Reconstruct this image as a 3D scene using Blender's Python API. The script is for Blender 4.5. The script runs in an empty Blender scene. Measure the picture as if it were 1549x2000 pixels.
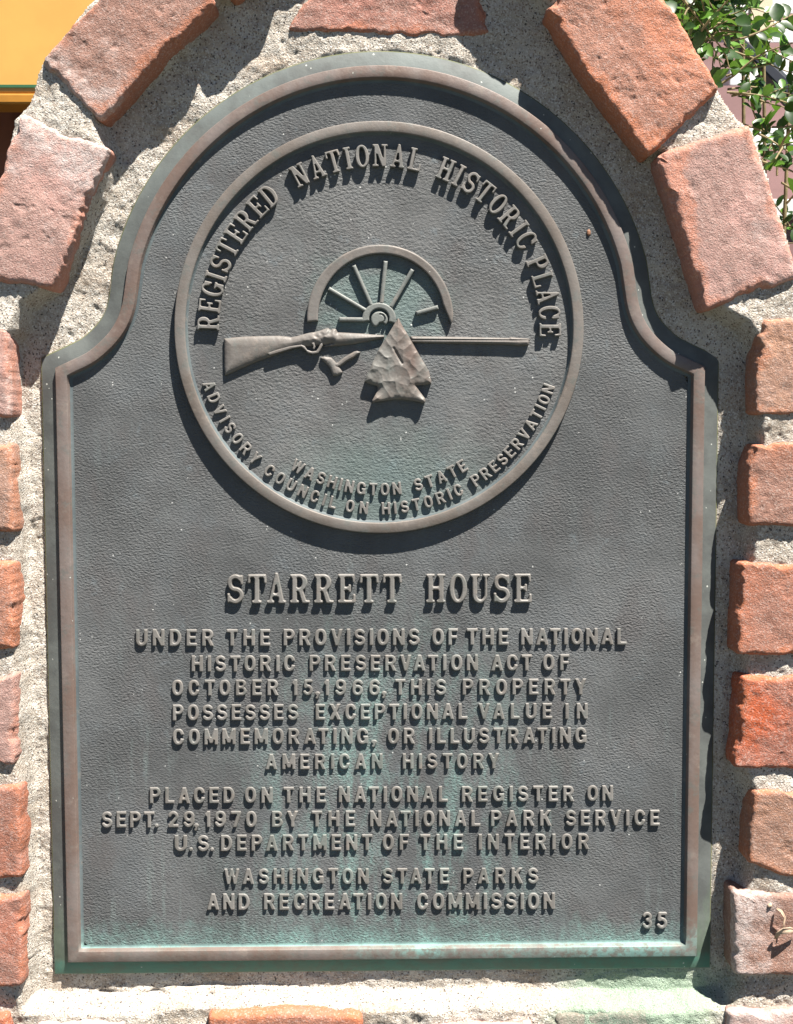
import bpy, math, random
import numpy as np
from mathutils import Matrix, Vector
from mathutils.geometry import tessellate_polygon

sc = bpy.context.scene
COL = sc.collection
S = 0.0003            # one wall unit is 0.3 mm
Z0 = 1.2              # height of the plaque's centre above the ground, metres
RIM = 11.5            # height of the border's flat top above the plaque's field, wall units

# ------------------------------------------------------------------ camera
CX, CY, F = 774.5, 1000.0, 2400.0
AX, AY, AZ = -0.0663, -0.0163, -0.0028
CAM = np.array([-10.093, 451.9996, 2331.6098 + RIM])
def _rot(rx, ry, rz):
    Rx = np.array([[1, 0, 0], [0, math.cos(rx), -math.sin(rx)], [0, math.sin(rx), math.cos(rx)]])
    Ry = np.array([[math.cos(ry), 0, math.sin(ry)], [0, 1, 0], [-math.sin(ry), 0, math.cos(ry)]])
    Rz = np.array([[math.cos(rz), -math.sin(rz), 0], [math.sin(rz), math.cos(rz), 0], [0, 0, 1]])
    return Rz @ Ry @ Rx
ROT = _rot(AX, AY, AZ)
TO_B = np.array([[1, 0, 0], [0, 0, -1], [0, 1, 0]])      # wall (x, y, out) -> Blender (x, y, z)
cam = bpy.data.cameras.new('camera')
cam_o = bpy.data.objects.new('camera', cam); COL.objects.link(cam_o)
M = (TO_B @ ROT)
c_b = TO_B @ CAM * S + np.array([0, 0, Z0])
mw = Matrix([list(M[0]) + [c_b[0]], list(M[1]) + [c_b[1]], list(M[2]) + [c_b[2]], [0, 0, 0, 1]])
cam_o.matrix_world = mw
cam.sensor_fit = 'VERTICAL'
cam.sensor_height = 24.0
cam.lens = 24.0 * F / 2000.0
cam.clip_start = 0.02
cam.clip_end = 500
sc.camera = cam_o

# ------------------------------------------------------------------ light
SUN_DIR = Vector((0.83, -1.0, 2.57)).normalized()          # towards the sun
elev = math.asin(SUN_DIR.z)
azim = math.atan2(SUN_DIR.x, SUN_DIR.y)
world = bpy.data.worlds.new('World'); sc.world = world
world.use_nodes = True
wn = world.node_tree.nodes; wl = world.node_tree.links
bg = wn.get('Background') or wn.new('ShaderNodeBackground')
sky = wn.new('ShaderNodeTexSky')
sky.sky_type = 'NISHITA'; sky.sun_disc = False
sky.altitude = 2500.0; sky.air_density = 0.35; sky.dust_density = 0.0
sky.sun_elevation = elev; sky.sun_rotation = azim
wl.new(sky.outputs[0], bg.inputs[0])
bg.inputs[1].default_value = 0.05
sun = bpy.data.lights.new('sun', 'SUN')
sun.energy = 5.0; sun.angle = math.radians(0.5); sun.color = (1.0, 0.955, 0.88)
sun_o = bpy.data.objects.new('sun', sun); COL.objects.link(sun_o)
sun_o.rotation_euler = (-SUN_DIR).to_track_quat('-Z', 'Y').to_euler()
sun_o.location = (1, -1, 4)
sc.view_settings.view_transform = 'Standard'
sc.view_settings.look = 'None'
sc.view_settings.exposure = 1.5
sc.view_settings.gamma = 1
sc.view_settings.use_curve_mapping = False

# ------------------------------------------------------------------ helpers
def P(u, v, z=0.0):
    """photo pixel -> wall (x, y) on the plane z (plaque field is z = 0)"""
    d = ROT @ np.array([(u - CX) / F, -(v - CY) / F, -1.0])
    t = (z - CAM[2]) / d[2]
    q = CAM + t * d
    return q[0], q[1]
def PX(pts, z=0.0):
    return np.array([P(u, v, z) for u, v in pts])
def v3(p, z=0.0):
    return (p[0] * S, -z * S, p[1] * S)
def to_m(x, y, z):
    x = np.asarray(x, float)
    return np.stack([x * S, -(np.zeros_like(x) + z) * S, (np.zeros_like(x) + y) * S], -1)

_rs = np.random.RandomState(11)
_TAB = _rs.rand(16, 256, 256)
def vnoise(x, y, k=0):
    t = _TAB[k % 16]
    xi = np.floor(x).astype(int); yi = np.floor(y).astype(int)
    fx = x - xi; fy = y - yi
    fx = fx * fx * fx * (fx * (fx * 6 - 15) + 10); fy = fy * fy * fy * (fy * (fy * 6 - 15) + 10)
    a = t[xi & 255, yi & 255]; b = t[(xi + 1) & 255, yi & 255]
    c = t[xi & 255, (yi + 1) & 255]; d = t[(xi + 1) & 255, (yi + 1) & 255]
    return (a * (1 - fx) + b * fx) * (1 - fy) + (c * (1 - fx) + d * fx) * fy - 0.5
def fbm(x, y, size, oct=4, k=0, gain=0.5):
    s = 0; a = 1.0; f = 1.0 / size
    for i in range(oct):
        cs, sn = math.cos(i * 1.1 + k), math.sin(i * 1.1 + k)
        s = s + a * vnoise((x * cs - y * sn) * f + 17.3 * k, (x * sn + y * cs) * f + 5.1 * i, k + i)
        a *= gain; f *= 2.03
    return s
def sstep(a, b, x):
    t = np.clip((x - a) / (b - a), 0, 1)
    return t * t * (3 - 2 * t)
def sd_poly(pts, X, Y):
    """signed distance to a closed polygon, negative inside"""
    pts = np.asarray(pts, float)
    d = np.full(X.shape, 1e18); ins = np.zeros(X.shape, bool)
    n = len(pts)
    for i in range(n):
        ax, ay = pts[i]; bx, by = pts[(i + 1) % n]
        ex, ey = bx - ax, by - ay
        L = ex * ex + ey * ey
        if L < 1e-14: continue
        wx, wy = X - ax, Y - ay
        t = np.clip((wx * ex + wy * ey) / L, 0, 1)
        d = np.minimum(d, (wx - ex * t) ** 2 + (wy - ey * t) ** 2)
        c = ((ay <= Y) & (by > Y)) | ((by <= Y) & (ay > Y))
        if abs(ey) > 1e-14:
            ins ^= c & (X < ax + (Y - ay) / ey * ex)
    d = np.sqrt(d)
    return np.where(ins, -d, d)

def link(me, name, mat, parent=None):
    o = bpy.data.objects.new(name, me); COL.objects.link(o)
    mats = mat if isinstance(mat, (list, tuple)) else [mat]
    for m in mats: me.materials.append(m)
    if parent is not None: o.parent = parent
    return o
def mesh_np(verts, faces, name, smooth=True, fmat=None):
    """faces: list of index lists, or an int array (n, k)"""
    me = bpy.data.meshes.new(name)
    verts = np.asarray(verts, float).reshape(-1, 3)
    if isinstance(faces, np.ndarray):
        k = faces.shape[1]; n = len(faces)
        loops = faces.astype(np.int32).ravel(); starts = np.arange(n, dtype=np.int32) * k
    else:
        n = len(faces); lens = np.array([len(f) for f in faces], dtype=np.int32)
        loops = np.array([i for f in faces for i in f], dtype=np.int32)
        starts = np.concatenate([[0], np.cumsum(lens)[:-1]]).astype(np.int32)
    me.vertices.add(len(verts)); me.vertices.foreach_set('co', verts.astype(np.float32).ravel())
    me.loops.add(len(loops)); me.loops.foreach_set('vertex_index', loops)
    me.polygons.add(n); me.polygons.foreach_set('loop_start', starts)
    me.update(calc_edges=True)
    sm = np.full(n, smooth) if not isinstance(smooth, np.ndarray) else smooth
    me.polygons.foreach_set('use_smooth', sm.astype(bool))
    if fmat is not None: me.polygons.foreach_set('material_index', np.asarray(fmat, dtype=np.int32))
    me.validate()
    me.update()
    return me
def thing(name, label, cat, loc=(0, 0, 0), group=None):
    o = bpy.data.objects.new(name, None); COL.objects.link(o)
    o.location = loc; o['label'] = label; o['category'] = cat
    o.empty_display_size = 0.02
    if group: o['group'] = group
    return o

# ------------------------------------------------------------------ materials
class NT:
    def __init__(self, name, rough=0.6, spec=0.4, metal=0.0):
        self.m = bpy.data.materials.new(name); self.m.use_nodes = True
        self.t = self.m.node_tree; self.n = self.t.nodes
        self.b = self.n.get('Principled BSDF')
        self.b.inputs['Roughness'].default_value = rough
        self.b.inputs['Specular IOR Level'].default_value = spec
        self.b.inputs['Metallic'].default_value = metal
        self.tc = self.n.new('ShaderNodeTexCoord')
        self.co = self.tc.outputs['Object']
    def L(self, a, b): self.t.links.new(a, b)
    def put(self, sock, v):
        if isinstance(v, bpy.types.NodeSocket): self.L(v, sock)
        else:
            if sock.type == 'RGBA' and len(v) == 3: v = (*v, 1)
            sock.default_value = v
    def map(self, scale=(1, 1, 1), loc=(0, 0, 0), rot=(0, 0, 0)):
        q = self.n.new('ShaderNodeMapping'); self.L(self.co, q.inputs[0])
        q.inputs['Scale'].default_value = scale; q.inputs['Location'].default_value = loc
        q.inputs['Rotation'].default_value = rot
        return q.outputs[0]
    def noise(self, scale, detail=4, rough=0.55, vec=None, dist=0.0):
        q = self.n.new('ShaderNodeTexNoise'); self.L(vec or self.co, q.inputs['Vector'])
        q.inputs['Scale'].default_value = scale; q.inputs['Detail'].default_value = detail
        q.inputs['Roughness'].default_value = rough; q.inputs['Distortion'].default_value = dist
        return q.outputs[0]
    def voro(self, scale, vec=None, feature='F1'):
        q = self.n.new('ShaderNodeTexVoronoi'); self.L(vec or self.co, q.inputs['Vector'])
        q.feature = feature; q.inputs['Scale'].default_value = scale
        return q.outputs[0], q.outputs[1]
    def ramp(self, fac, a, b, lo=0.0, hi=1.0):
        q = self.n.new('ShaderNodeMapRange'); self.L(fac, q.inputs[0])
        q.inputs[1].default_value = a; q.inputs[2].default_value = b
        q.inputs[3].default_value = lo; q.inputs[4].default_value = hi
        q.clamp = True; q.interpolation_type = 'SMOOTHSTEP'
        return q.outputs[0]
    def math(self, op, a, b=0.0):
        q = self.n.new('ShaderNodeMath'); q.operation = op
        self.put(q.inputs[0], a); self.put(q.inputs[1], b)
        return q.outputs[0]
    def mix(self, fac, a, b, mode='MIX'):
        q = self.n.new('ShaderNodeMix'); q.data_type = 'RGBA'; q.blend_type = mode
        self.put(q.inputs[0], fac); self.put(q.inputs[6], a); self.put(q.inputs[7], b)
        return q.outputs[2]
    def sep(self):
        q = self.n.new('ShaderNodeSeparateXYZ'); self.L(self.co, q.inputs[0])
        return q.outputs
    def bump(self, h, strength, dist, prev=None):
        q = self.n.new('ShaderNodeBump'); self.L(h, q.inputs['Height'])
        q.inputs['Strength'].default_value = strength; q.inputs['Distance'].default_value = dist
        if prev is not None: self.L(prev, q.inputs['Normal'])
        return q.outputs[0]
    def done(self, col, nrm=None, rough=None):
        self.put(self.b.inputs['Base Color'], col)
        if nrm is not None: self.L(nrm, self.b.inputs['Normal'])
        if rough is not None: self.put(self.b.inputs['Roughness'], rough)
        return self.m

VERD = (0.20, 0.34, 0.31)
def verdigris_mask(t, bottom=True, centre=True):
    """where rain has left green copper salts: the foot of the plate and streaks under the inscription"""
    x, y, z = t.sep()
    st = t.noise(85, 6, 0.68, t.map((1.0, 1.0, 0.34)))
    bl = t.noise(26, 5, 0.6)
    out = None
    if bottom:
        fine = t.noise(260, 5, 0.7)
        wob = t.math('ADD', t.math('MULTIPLY', t.math('SUBTRACT', st, 0.5), 0.03), t.math('MULTIPLY', t.math('SUBTRACT', fine, 0.5), 0.035))
        low = t.ramp(t.math('ADD', z, wob), -566 * S, -490 * S, 1, 0)
        out = t.math('MULTIPLY', low, t.ramp(bl, 0.30, 0.62, 0.45, 0.98))
    if centre:
        q = t.n.new('ShaderNodeVectorMath'); q.operation = 'DISTANCE'
        t.L(t.map((1.0, 0.0, 0.72)), q.inputs[0]); q.inputs[1].default_value = (20 * S, 0, -330 * S * 0.72)
        fall = t.ramp(q.outputs[1], 60 * S, 420 * S, 1, 0)
        spots = t.ramp(t.math('ADD', t.math('MULTIPLY', st, 0.6), t.math('MULTIPLY', bl, 0.4)), 0.46, 0.60)
        c = t.math('MULTIPLY', t.math('MULTIPLY', fall, spots), 0.62)
        out = c if out is None else t.math('MAXIMUM', out, c)
    return out, st, bl

def mat_field(name, base, bumpk=1.0, greens=()):
    t = NT(name, 0.55, 0.16, 0.0)
    vm, st, bl = verdigris_mask(t)
    big = t.noise(14, 4, 0.6)
    col = t.mix(t.ramp(big, 0.35, 0.68), tuple(c * 0.80 for c in base), tuple(c * 1.20 for c in base))
    blue = t.ramp(t.noise(22, 4, 0.65, t.map(loc=(4, 0, 1))), 0.48, 0.66)
    col = t.mix(t.math('MULTIPLY', blue, 0.4), col, (0.113, 0.124, 0.131))
    drip = t.noise(150, 5, 0.7, t.map((1.0, 1.0, 0.10)))
    x, y, z = t.sep()
    lowhalf = t.ramp(t.math('ADD', z, t.math('MULTIPLY', t.math('SUBTRACT', big, 0.5), 0.2)), -0.15, 0.02, 1, 0.25)
    pale = t.math('MULTIPLY', t.math('MULTIPLY', t.ramp(drip, 0.50, 0.66), t.ramp(t.noise(18, 5, 0.65, t.map(loc=(2, 7, 1))), 0.44, 0.62)), lowhalf)
    col = t.mix(t.math('MULTIPLY', pale, 0.75), col, (0.165, 0.195, 0.19))
    brown = t.ramp(t.noise(33, 5, 0.65, t.map((1, 1, 0.5), loc=(1, 3, 9))), 0.50, 0.68)
    col = t.mix(t.math('MULTIPLY', brown, 0.6), col, (0.100, 0.093, 0.092))
    spots = t.ramp(t.noise(75, 6, 0.75), 0.58, 0.70)
    col = t.mix(t.math('MULTIPLY', spots, 0.42), col, (0.165, 0.195, 0.21))
    crust = t.ramp(t.noise(520, 4, 0.7), 0.42, 0.58, 0.35, 1.0)
    vm = t.math('MULTIPLY', vm, crust)
    for gx_, gz_, r0, r1, k_ in greens:
        q = t.n.new('ShaderNodeVectorMath'); q.operation = 'DISTANCE'
        t.L(t.map((1.0, 0.0, 1.6)), q.inputs[0]); q.inputs[1].default_value = (gx_ * S, 0, gz_ * S * 1.6)
        w = t.math('ADD', q.outputs[1], t.math('MULTIPLY', t.math('SUBTRACT', t.noise(70, 5, 0.65), 0.5), 0.06))
        vm = t.math('MAXIMUM', vm, t.math('MULTIPLY', t.ramp(w, r0 * S, r1 * S, 1, 0), k_))
    col = t.mix(vm, col, VERD)
    f, c = t.voro(330)
    sel = t.math('GREATER_THAN', t.noise(95, 1, 0.5), 0.66)
    dots = t.math('MULTIPLY', t.math('LESS_THAN', f, 0.15), sel)
    col = t.mix(t.math('MULTIPLY', dots, 0.8), col, (0.5, 0.5, 0.48))
    h1 = t.noise(860, 2.2, 0.5, t.map((0.72, 1, 1.15), rot=(0, 0.25, 0)))
    h1 = t.math('MULTIPLY', h1, t.ramp(t.noise(24, 4, 0.6, t.map(loc=(8, 1, 4))), 0.3, 0.7, 0.5, 1.15))
    h2 = t.noise(1500, 2, 0.5)
    h3 = t.noise(60, 2, 0.5)
    n = t.bump(h3, 0.25 * bumpk, 0.0012)
    n = t.bump(h1, 0.9 * bumpk, 0.0009, n)
    n = t.bump(h2, 0.4 * bumpk, 0.0003, n)
    return t.done(col, n, t.ramp(big, 0.3, 0.7, 0.46, 0.62))

def mat_bronze(name, a, b, verd=0.5, rough=0.5, metal=0.05, foot=False):
    t = NT(name, rough, 0.3, metal)
    vm, st, bl = verdigris_mask(t)
    n1 = t.noise(40, 5, 0.6, t.map((1, 1, 0.5)))
    col = t.mix(t.ramp(n1, 0.35, 0.65), a, b)
    if foot:
        x, y, z = t.sep()
        side = t.ramp(t.math('ADD', x, t.math('MULTIPLY', t.math('SUBTRACT', t.noise(28, 5, 0.65), 0.5), 0.75)), -0.09, 0.12, 0.10, 1.0)
        vm = t.math('MULTIPLY', t.math('MULTIPLY', vm, side), t.ramp(t.noise(230, 5, 0.7), 0.40, 0.58, 0.25, 1.0))
    col = t.mix(t.math('MULTIPLY', vm, verd), col, VERD)
    patch = t.ramp(t.noise(150, 5, 0.7), 0.52, 0.66)
    col = t.mix(t.math('MULTIPLY', patch, 0.42), col, (0.115, 0.135, 0.125))
    worn = t.ramp(t.noise(90, 5, 0.7, t.map(loc=(5, 5, 5))), 0.55, 0.70)
    col = t.mix(t.math('MULTIPLY', worn, 0.5), col, (0.24, 0.20, 0.17))
    f, c = t.voro(260)
    dots = t.math('MULTIPLY', t.math('LESS_THAN', f, 0.10), t.math('GREATER_THAN', t.noise(120, 1, 0.5), 0.66))
    col = t.mix(dots, col, (0.45, 0.46, 0.42))
    n = t.bump(t.noise(190, 5, 0.65), 0.32, 0.0009)
    n = t.bump(t.noise(1300, 2, 0.5), 0.10, 0.0002, n)
    return t.done(col, n)

def mat_bevel(name):
    t = NT(name, 0.6, 0.25, 0.0)
    vm, st, bl = verdigris_mask(t)
    col = t.mix(t.ramp(t.noise(50, 5, 0.6), 0.35, 0.65), (0.088, 0.093, 0.09), (0.125, 0.135, 0.128))
    x, y, z = t.sep()
    low = t.ramp(t.math('ADD', z, t.math('MULTIPLY', t.math('SUBTRACT', st, 0.5), 0.12)), -570 * S, -440 * S, 1, 0)
    col = t.mix(t.math('MULTIPLY', low, 0.45), col, (0.13, 0.19, 0.12))
    lip = t.math('MULTIPLY', t.ramp(t.math('ADD', z, t.math('MULTIPLY', t.math('SUBTRACT', bl, 0.5), 0.02)), -588 * S, -574 * S, 1, 0), t.ramp(t.noise(120, 5, 0.7), 0.36, 0.6, 0.4, 1.0))
    col = t.mix(t.math('MULTIPLY', lip, 0.85), col, (0.085, 0.215, 0.165))
    top = t.ramp(z, 700 * S, 1100 * S, 0, 0.6)
    col = t.mix(t.math('MULTIPLY', top, t.ramp(bl, 0.35, 0.6)), col, (0.16, 0.185, 0.178))
    f, c = t.voro(300)
    dots = t.math('MULTIPLY', t.math('LESS_THAN', f, 0.16), t.math('GREATER_THAN', t.noise(120, 1, 0.5), 0.62))
    col = t.mix(dots, col, (0.45, 0.46, 0.42))
    n = t.bump(t.noise(160, 4, 0.6), 0.3, 0.0008)
    n = t.bump(t.noise(1100, 2, 0.5), 0.2, 0.0002, n)
    return t.done(col, n)

def mat_mortar():
    t = NT('sandy_mortar', 0.95, 0.2)
    g = t.noise(1050, 3, 0.72)
    f, c = t.voro(1250)
    cs = t.n.new('ShaderNodeSeparateColor'); t.L(c, cs.inputs[0])
    big = t.noise(30, 6, 0.7)
    col = t.mix(t.ramp(big, 0.38, 0.62), (0.41, 0.36, 0.30), (0.53, 0.485, 0.425))
    col = t.mix(t.math('GREATER_THAN', cs.outputs[0], 0.83), col, (0.31, 0.255, 0.21))
    col = t.mix(t.math('GREATER_THAN', cs.outputs[1], 0.962), col, (0.10, 0.09, 0.085))
    col = t.mix(t.math('GREATER_THAN', cs.outputs[2], 0.82), col, (0.60, 0.57, 0.52))
    br = t.ramp(t.noise(24, 5, 0.65, t.map(loc=(3, 1, 2))), 0.50, 0.68)
    col = t.mix(t.math('MULTIPLY', br, 0.42), col, (0.33, 0.24, 0.17))
    # copper run-off that has stained the ledge under the plaque's lower right corner
    x, y, z = t.sep()
    q = t.n.new('ShaderNodeVectorMath'); q.operation = 'DISTANCE'
    t.L(t.map((0.8, 0.0, 1.0)), q.inputs[0]); q.inputs[1].default_value = (500 * S * 0.8, 0, -690 * S)
    w = t.math('ADD', q.outputs[1], t.math('MULTIPLY', t.math('SUBTRACT', t.noise(40, 5, 0.6), 0.5), 0.05))
    gm = t.math('MULTIPLY', t.ramp(w, 70 * S, 185 * S, 1, 0), 0.72)
    col = t.mix(gm, col, (0.22, 0.34, 0.24))
    h = t.noise(900, 3, 0.7)
    n = t.bump(t.noise(230, 4, 0.65), 0.5, 0.0014)
    n = t.bump(h, 0.95, 0.0012, n)
    n = t.bump(f, 0.5, 0.0005, n)
    return t.done(col, n)

def mat_brick():
    t = NT('weathered_brick', 0.9, 0.25)
    oi = t.n.new('ShaderNodeObjectInfo')
    rnd = t.math('MULTIPLY', oi.outputs['Random'], 7.0)
    cv = t.n.new('ShaderNodeCombineXYZ')
    for i in range(3): t.L(rnd, cv.inputs[i])
    va = t.n.new('ShaderNodeVectorMath'); va.operation = 'ADD'
    t.L(t.co, va.inputs[0]); t.L(cv.outputs[0], va.inputs[1])
    t.co = va.outputs[0]
    base = oi.outputs['Color']
    big = t.noise(22, 5, 0.62)
    med = t.noise(85, 5, 0.65)
    fresh = t.mix(0.55, base, (0.46, 0.165, 0.083))
    dark = t.mix(0.55, base, (0.24, 0.16, 0.135))
    ea = t.n.new('ShaderNodeAttribute'); ea.attribute_name = 'edge'
    wth = t.math('ADD', t.math('MULTIPLY', ea.outputs['Fac'], 0.5), t.math('MULTIPLY', t.math('SUBTRACT', t.noise(55, 6, 0.65), 0.5), 1.5))
    skin = t.mix(t.ramp(big, 0.36, 0.58), base, dark)
    col = t.mix(t.ramp(wth, -0.12, 0.30), fresh, skin)
    col = t.mix(t.math('MULTIPLY', t.ramp(med, 0.5, 0.72), 0.5), col, t.mix(0.5, base, (0.42, 0.28, 0.235)))
    # cement smears and bloom left on the face: amount is the brick's own
    at = t.n.new('ShaderNodeAttribute'); at.attribute_name = 'smear'
    sm = t.math('ADD', at.outputs['Fac'], t.math('MULTIPLY', t.math('SUBTRACT', t.noise(45, 6, 0.7), 0.5), 1.5))
    blm = t.math('MULTIPLY', t.ramp(sm, 0.42, 0.80), t.ramp(t.noise(420, 4, 0.7), 0.36, 0.58, 0.35, 1.0))
    col = t.mix(t.math('MULTIPLY', blm, 0.8), col, (0.56, 0.48, 0.45))
    g = t.noise(1250, 3, 0.75)
    vf, vc = t.voro(1150)
    vs = t.n.new('ShaderNodeSeparateColor'); t.L(vc, vs.inputs[0])
    col = t.mix(t.math('MULTIPLY', t.math('GREATER_THAN', vs.outputs[0], 0.84), 0.22), col, (0.18, 0.105, 0.085))
    col = t.mix(t.math('MULTIPLY', t.math('GREATER_THAN', vs.outputs[1], 0.82), 0.24), col, (0.62, 0.50, 0.45))
    col = t.mix(t.ramp(g, 0.56, 0.72, 0, 0.30), col, (0.17, 0.10, 0.08))
    col = t.mix(t.ramp(t.noise(800, 2, 0.6, t.map(loc=(1, 2, 3))), 0.62, 0.72, 0, 0.35), col, (0.55, 0.42, 0.36))
    n = t.bump(t.noise(110, 5, 0.65), 0.4, 0.0014)
    n = t.bump(t.noise(560, 4, 0.72), 0.65, 0.0009, n)
    n = t.bump(g, 0.7, 0.0007, n)
    n = t.bump(vf, 0.45, 0.0004, n)
    return t.done(col, n)

def mat_plain(name, col, var=0.12, scale=30, rough=0.6, bump=0.1, stretch=(1, 1, 1), spec=0.4):
    t = NT(name, rough, spec)
    nz = t.noise(scale, 5, 0.6, t.map(stretch))
    c = t.mix(t.ramp(nz, 0.3, 0.7), tuple(x * (1 - var) for x in col), tuple(min(1, x * (1 + var)) for x in col))
    n = t.bump(t.noise(scale * 6, 4, 0.6, t.map(stretch)), bump, 0.001)
    return t.done(c, n)
def mat_leaf(name, a, b):
    t = NT(name, 0.38, 0.5)
    c = t.mix(t.ramp(t.noise(120, 3, 0.6), 0.35, 0.65), a, b)
    t.done(c)
    tr = t.n.new('ShaderNodeBsdfTranslucent'); t.put(tr.inputs[0], t.mix(0.0, (0.16, 0.33, 0.03), (0, 0, 0)))
    mx = t.n.new('ShaderNodeMixShader'); mx.inputs[0].default_value = 0.2
    out = t.n.get('Material Output')
    t.L(t.b.outputs[0], mx.inputs[1]); t.L(tr.outputs[0], mx.inputs[2]); t.L(mx.outputs[0], out.inputs[0])
    return t.m

M_FIELD = mat_field('patinated_field', (0.106, 0.109, 0.110))
M_DISC = mat_field('patinated_disc', (0.122, 0.123, 0.122), 0.9, ((-5, 695, 60, 175, 0.26), (10, 325, 60, 300, 0.20)))
M_RIM = mat_bronze('worn_bronze_border', (0.148, 0.104, 0.086), (0.184, 0.152, 0.139), 1.0, foot=True)
M_RING = mat_bronze('worn_bronze_ring', (0.143, 0.120, 0.103), (0.178, 0.160, 0.145), 0.35)
M_FACE = mat_bronze('worn_bronze_lettering', (0.158, 0.147, 0.134), (0.210, 0.198, 0.184), 0.35)
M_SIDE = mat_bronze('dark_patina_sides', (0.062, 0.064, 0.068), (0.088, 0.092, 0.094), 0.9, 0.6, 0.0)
M_RELIEF = mat_bronze('worn_bronze_relief', (0.138, 0.120, 0.106), (0.175, 0.160, 0.147), 0.2)
M_ARROW = mat_bronze('mottled_bronze_arrowhead', (0.135, 0.10, 0.085), (0.185, 0.18, 0.165), 0.2)
M_SPOKE = mat_bronze('grey_green_spokes', (0.16, 0.165, 0.155), (0.19, 0.20, 0.185), 0.2)
M_BEVEL = mat_bevel('green_grey_bevel')
M_ALGAE = mat_bronze('algae_edge', (0.105, 0.115, 0.055), (0.15, 0.15, 0.085), 0.6, 0.8, 0.0)
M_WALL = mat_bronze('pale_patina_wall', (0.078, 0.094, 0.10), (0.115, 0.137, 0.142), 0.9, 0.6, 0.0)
M_MORTAR = mat_mortar()
M_BRICK = mat_brick()

# ------------------------------------------------------------------ the ground and the things behind the pier
def box_np(lo, hi):
    x0, y0, z0 = lo; x1, y1, z1 = hi
    v = [(x0, y0, z0), (x1, y0, z0), (x1, y1, z0), (x0, y1, z0), (x0, y0, z1), (x1, y0, z1), (x1, y1, z1), (x0, y1, z1)]
    f = [(0, 3, 2, 1), (4, 5, 6, 7), (0, 1, 5, 4), (1, 2, 6, 5), (2, 3, 7, 6), (3, 0, 4, 7)]
    return v, f
class MB:
    def __init__(s): s.v = []; s.f = []
    def add(s, v, f):
        b = len(s.v); s.v += [tuple(q) for q in v]; s.f += [tuple(i + b for i in q) for q in f]
    def box(s, lo, hi): s.add(*box_np(lo, hi))
    def prism(s, poly, z0, z1):
        """wall-plane polygon (wall units) pulled from z0 to z1"""
        n = len(poly)
        v = [v3(p, z0) for p in poly] + [v3(p, z1) for p in poly]
        a = sum(poly[i][0] * poly[(i + 1) % n][1] - poly[(i + 1) % n][0] * poly[i][1] for i in range(n))
        f = [tuple(range(n)), tuple(range(2 * n - 1, n - 1, -1))]
        f += [(i, n + i, n + (i + 1) % n, (i + 1) % n) for i in range(n)]
        if (a > 0) == (z1 > z0): f = [tuple(reversed(q)) for q in f]
        s.add(v, f)
    def build(s, name, mat, parent=None, smooth=False, bevel=0.0):
        o = link(mesh_np(np.array(s.v), s.f, name, smooth), name, mat, parent)
        if bevel:
            m = o.modifiers.new('bevel', 'BEVEL'); m.width = bevel; m.segments = 2; m.limit_method = 'ANGLE'
        return o

g = MB(); g.add([(-60, -60, 0), (60, -60, 0), (60, 60, 0), (-60, 60, 0)], [(0, 1, 2, 3)])
go = g.build('ground', mat_plain('dark_soil', (0.055, 0.06, 0.045), 0.3, 8, 0.9)); go['kind'] = 'structure'

def pz(u, v, z):            # photo pixel at depth z -> metres relative to (0, 0, Z0)
    x, y = P(u, v, z); return x * S, -z * S, y * S
# yellow sign board behind the arch's left shoulder
ZB = -1500
sb = thing('sign_board', 'golden yellow painted board with a thin green line, behind the left of the brick arch', 'sign board', (-0.4, 0.5, Z0))
xo = -0.4; yo = 0.5
def rel(mb_pts): return [(x - xo, y - yo, z) for x, y, z in mb_pts]
M_YEL = mat_plain('golden_paint', (0.60, 0.335, 0.085), 0.05, 20, 0.45, 0.06)
b = MB()
x1 = P(420, 100, ZB)[0] * S; x0 = x1 - 0.75
yb = P(30, 181, ZB)[1] * S; yt = yb + 0.75
yf = -ZB * S
b.box((x0 - xo, yf - yo, yb), (x1 - xo, yf + 0.040 - yo, yt))
b.build('board', M_YEL, sb, bevel=0.0015)
b = MB()
ya = P(30, 171.5, ZB)[1] * S; yc = P(30, 166, ZB)[1] * S
b.box((x0 - xo + 0.012, yf - 0.0012 - yo, ya), (x1 - xo - 0.012, yf + 0.001 - yo, yc))
b.build('green_line', mat_plain('green_paint', (0.035, 0.12, 0.055), 0.1, 30, 0.5), sb)
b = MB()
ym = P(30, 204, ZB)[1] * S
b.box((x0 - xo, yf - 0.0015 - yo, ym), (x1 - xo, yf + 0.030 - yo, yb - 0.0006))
b.build('underside_strip', mat_plain('underside_shade_orange', (0.40, 0.175, 0.022), 0.08, 30, 0.45, 0.06), sb, bevel=0.002)  # board's dimmer underside, put in as an added front strip in darker orange
# dark brown boarding behind it
wf = thing('board_fence', 'dark reddish brown boarding in shade below the yellow board', 'fence', (-0.6, 0.62, 0))
M_BRN = mat_plain('brown_stain', (0.17, 0.072, 0.05), 0.35, 40, 0.6, 0.2, (1, 1, 0.08))
r_ = random.Random(5)
for i in range(14):
    b = MB(); w = 0.082
    xx = -1.02 + i * (w + 0.004) + 0.6
    b.box((xx, r_.uniform(0, 0.004), 0.02), (xx + w, 0.024, 1.95 + r_.uniform(-0.01, 0.01)))
    b.build('board', M_BRN, wf, bevel=0.002)
for zr in (0.3, 1.5):
    b = MB(); b.box((-0.42, 0.026, zr), (0.8, 0.06, zr + 0.1)); b.build('rail', M_BRN, wf)

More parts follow.
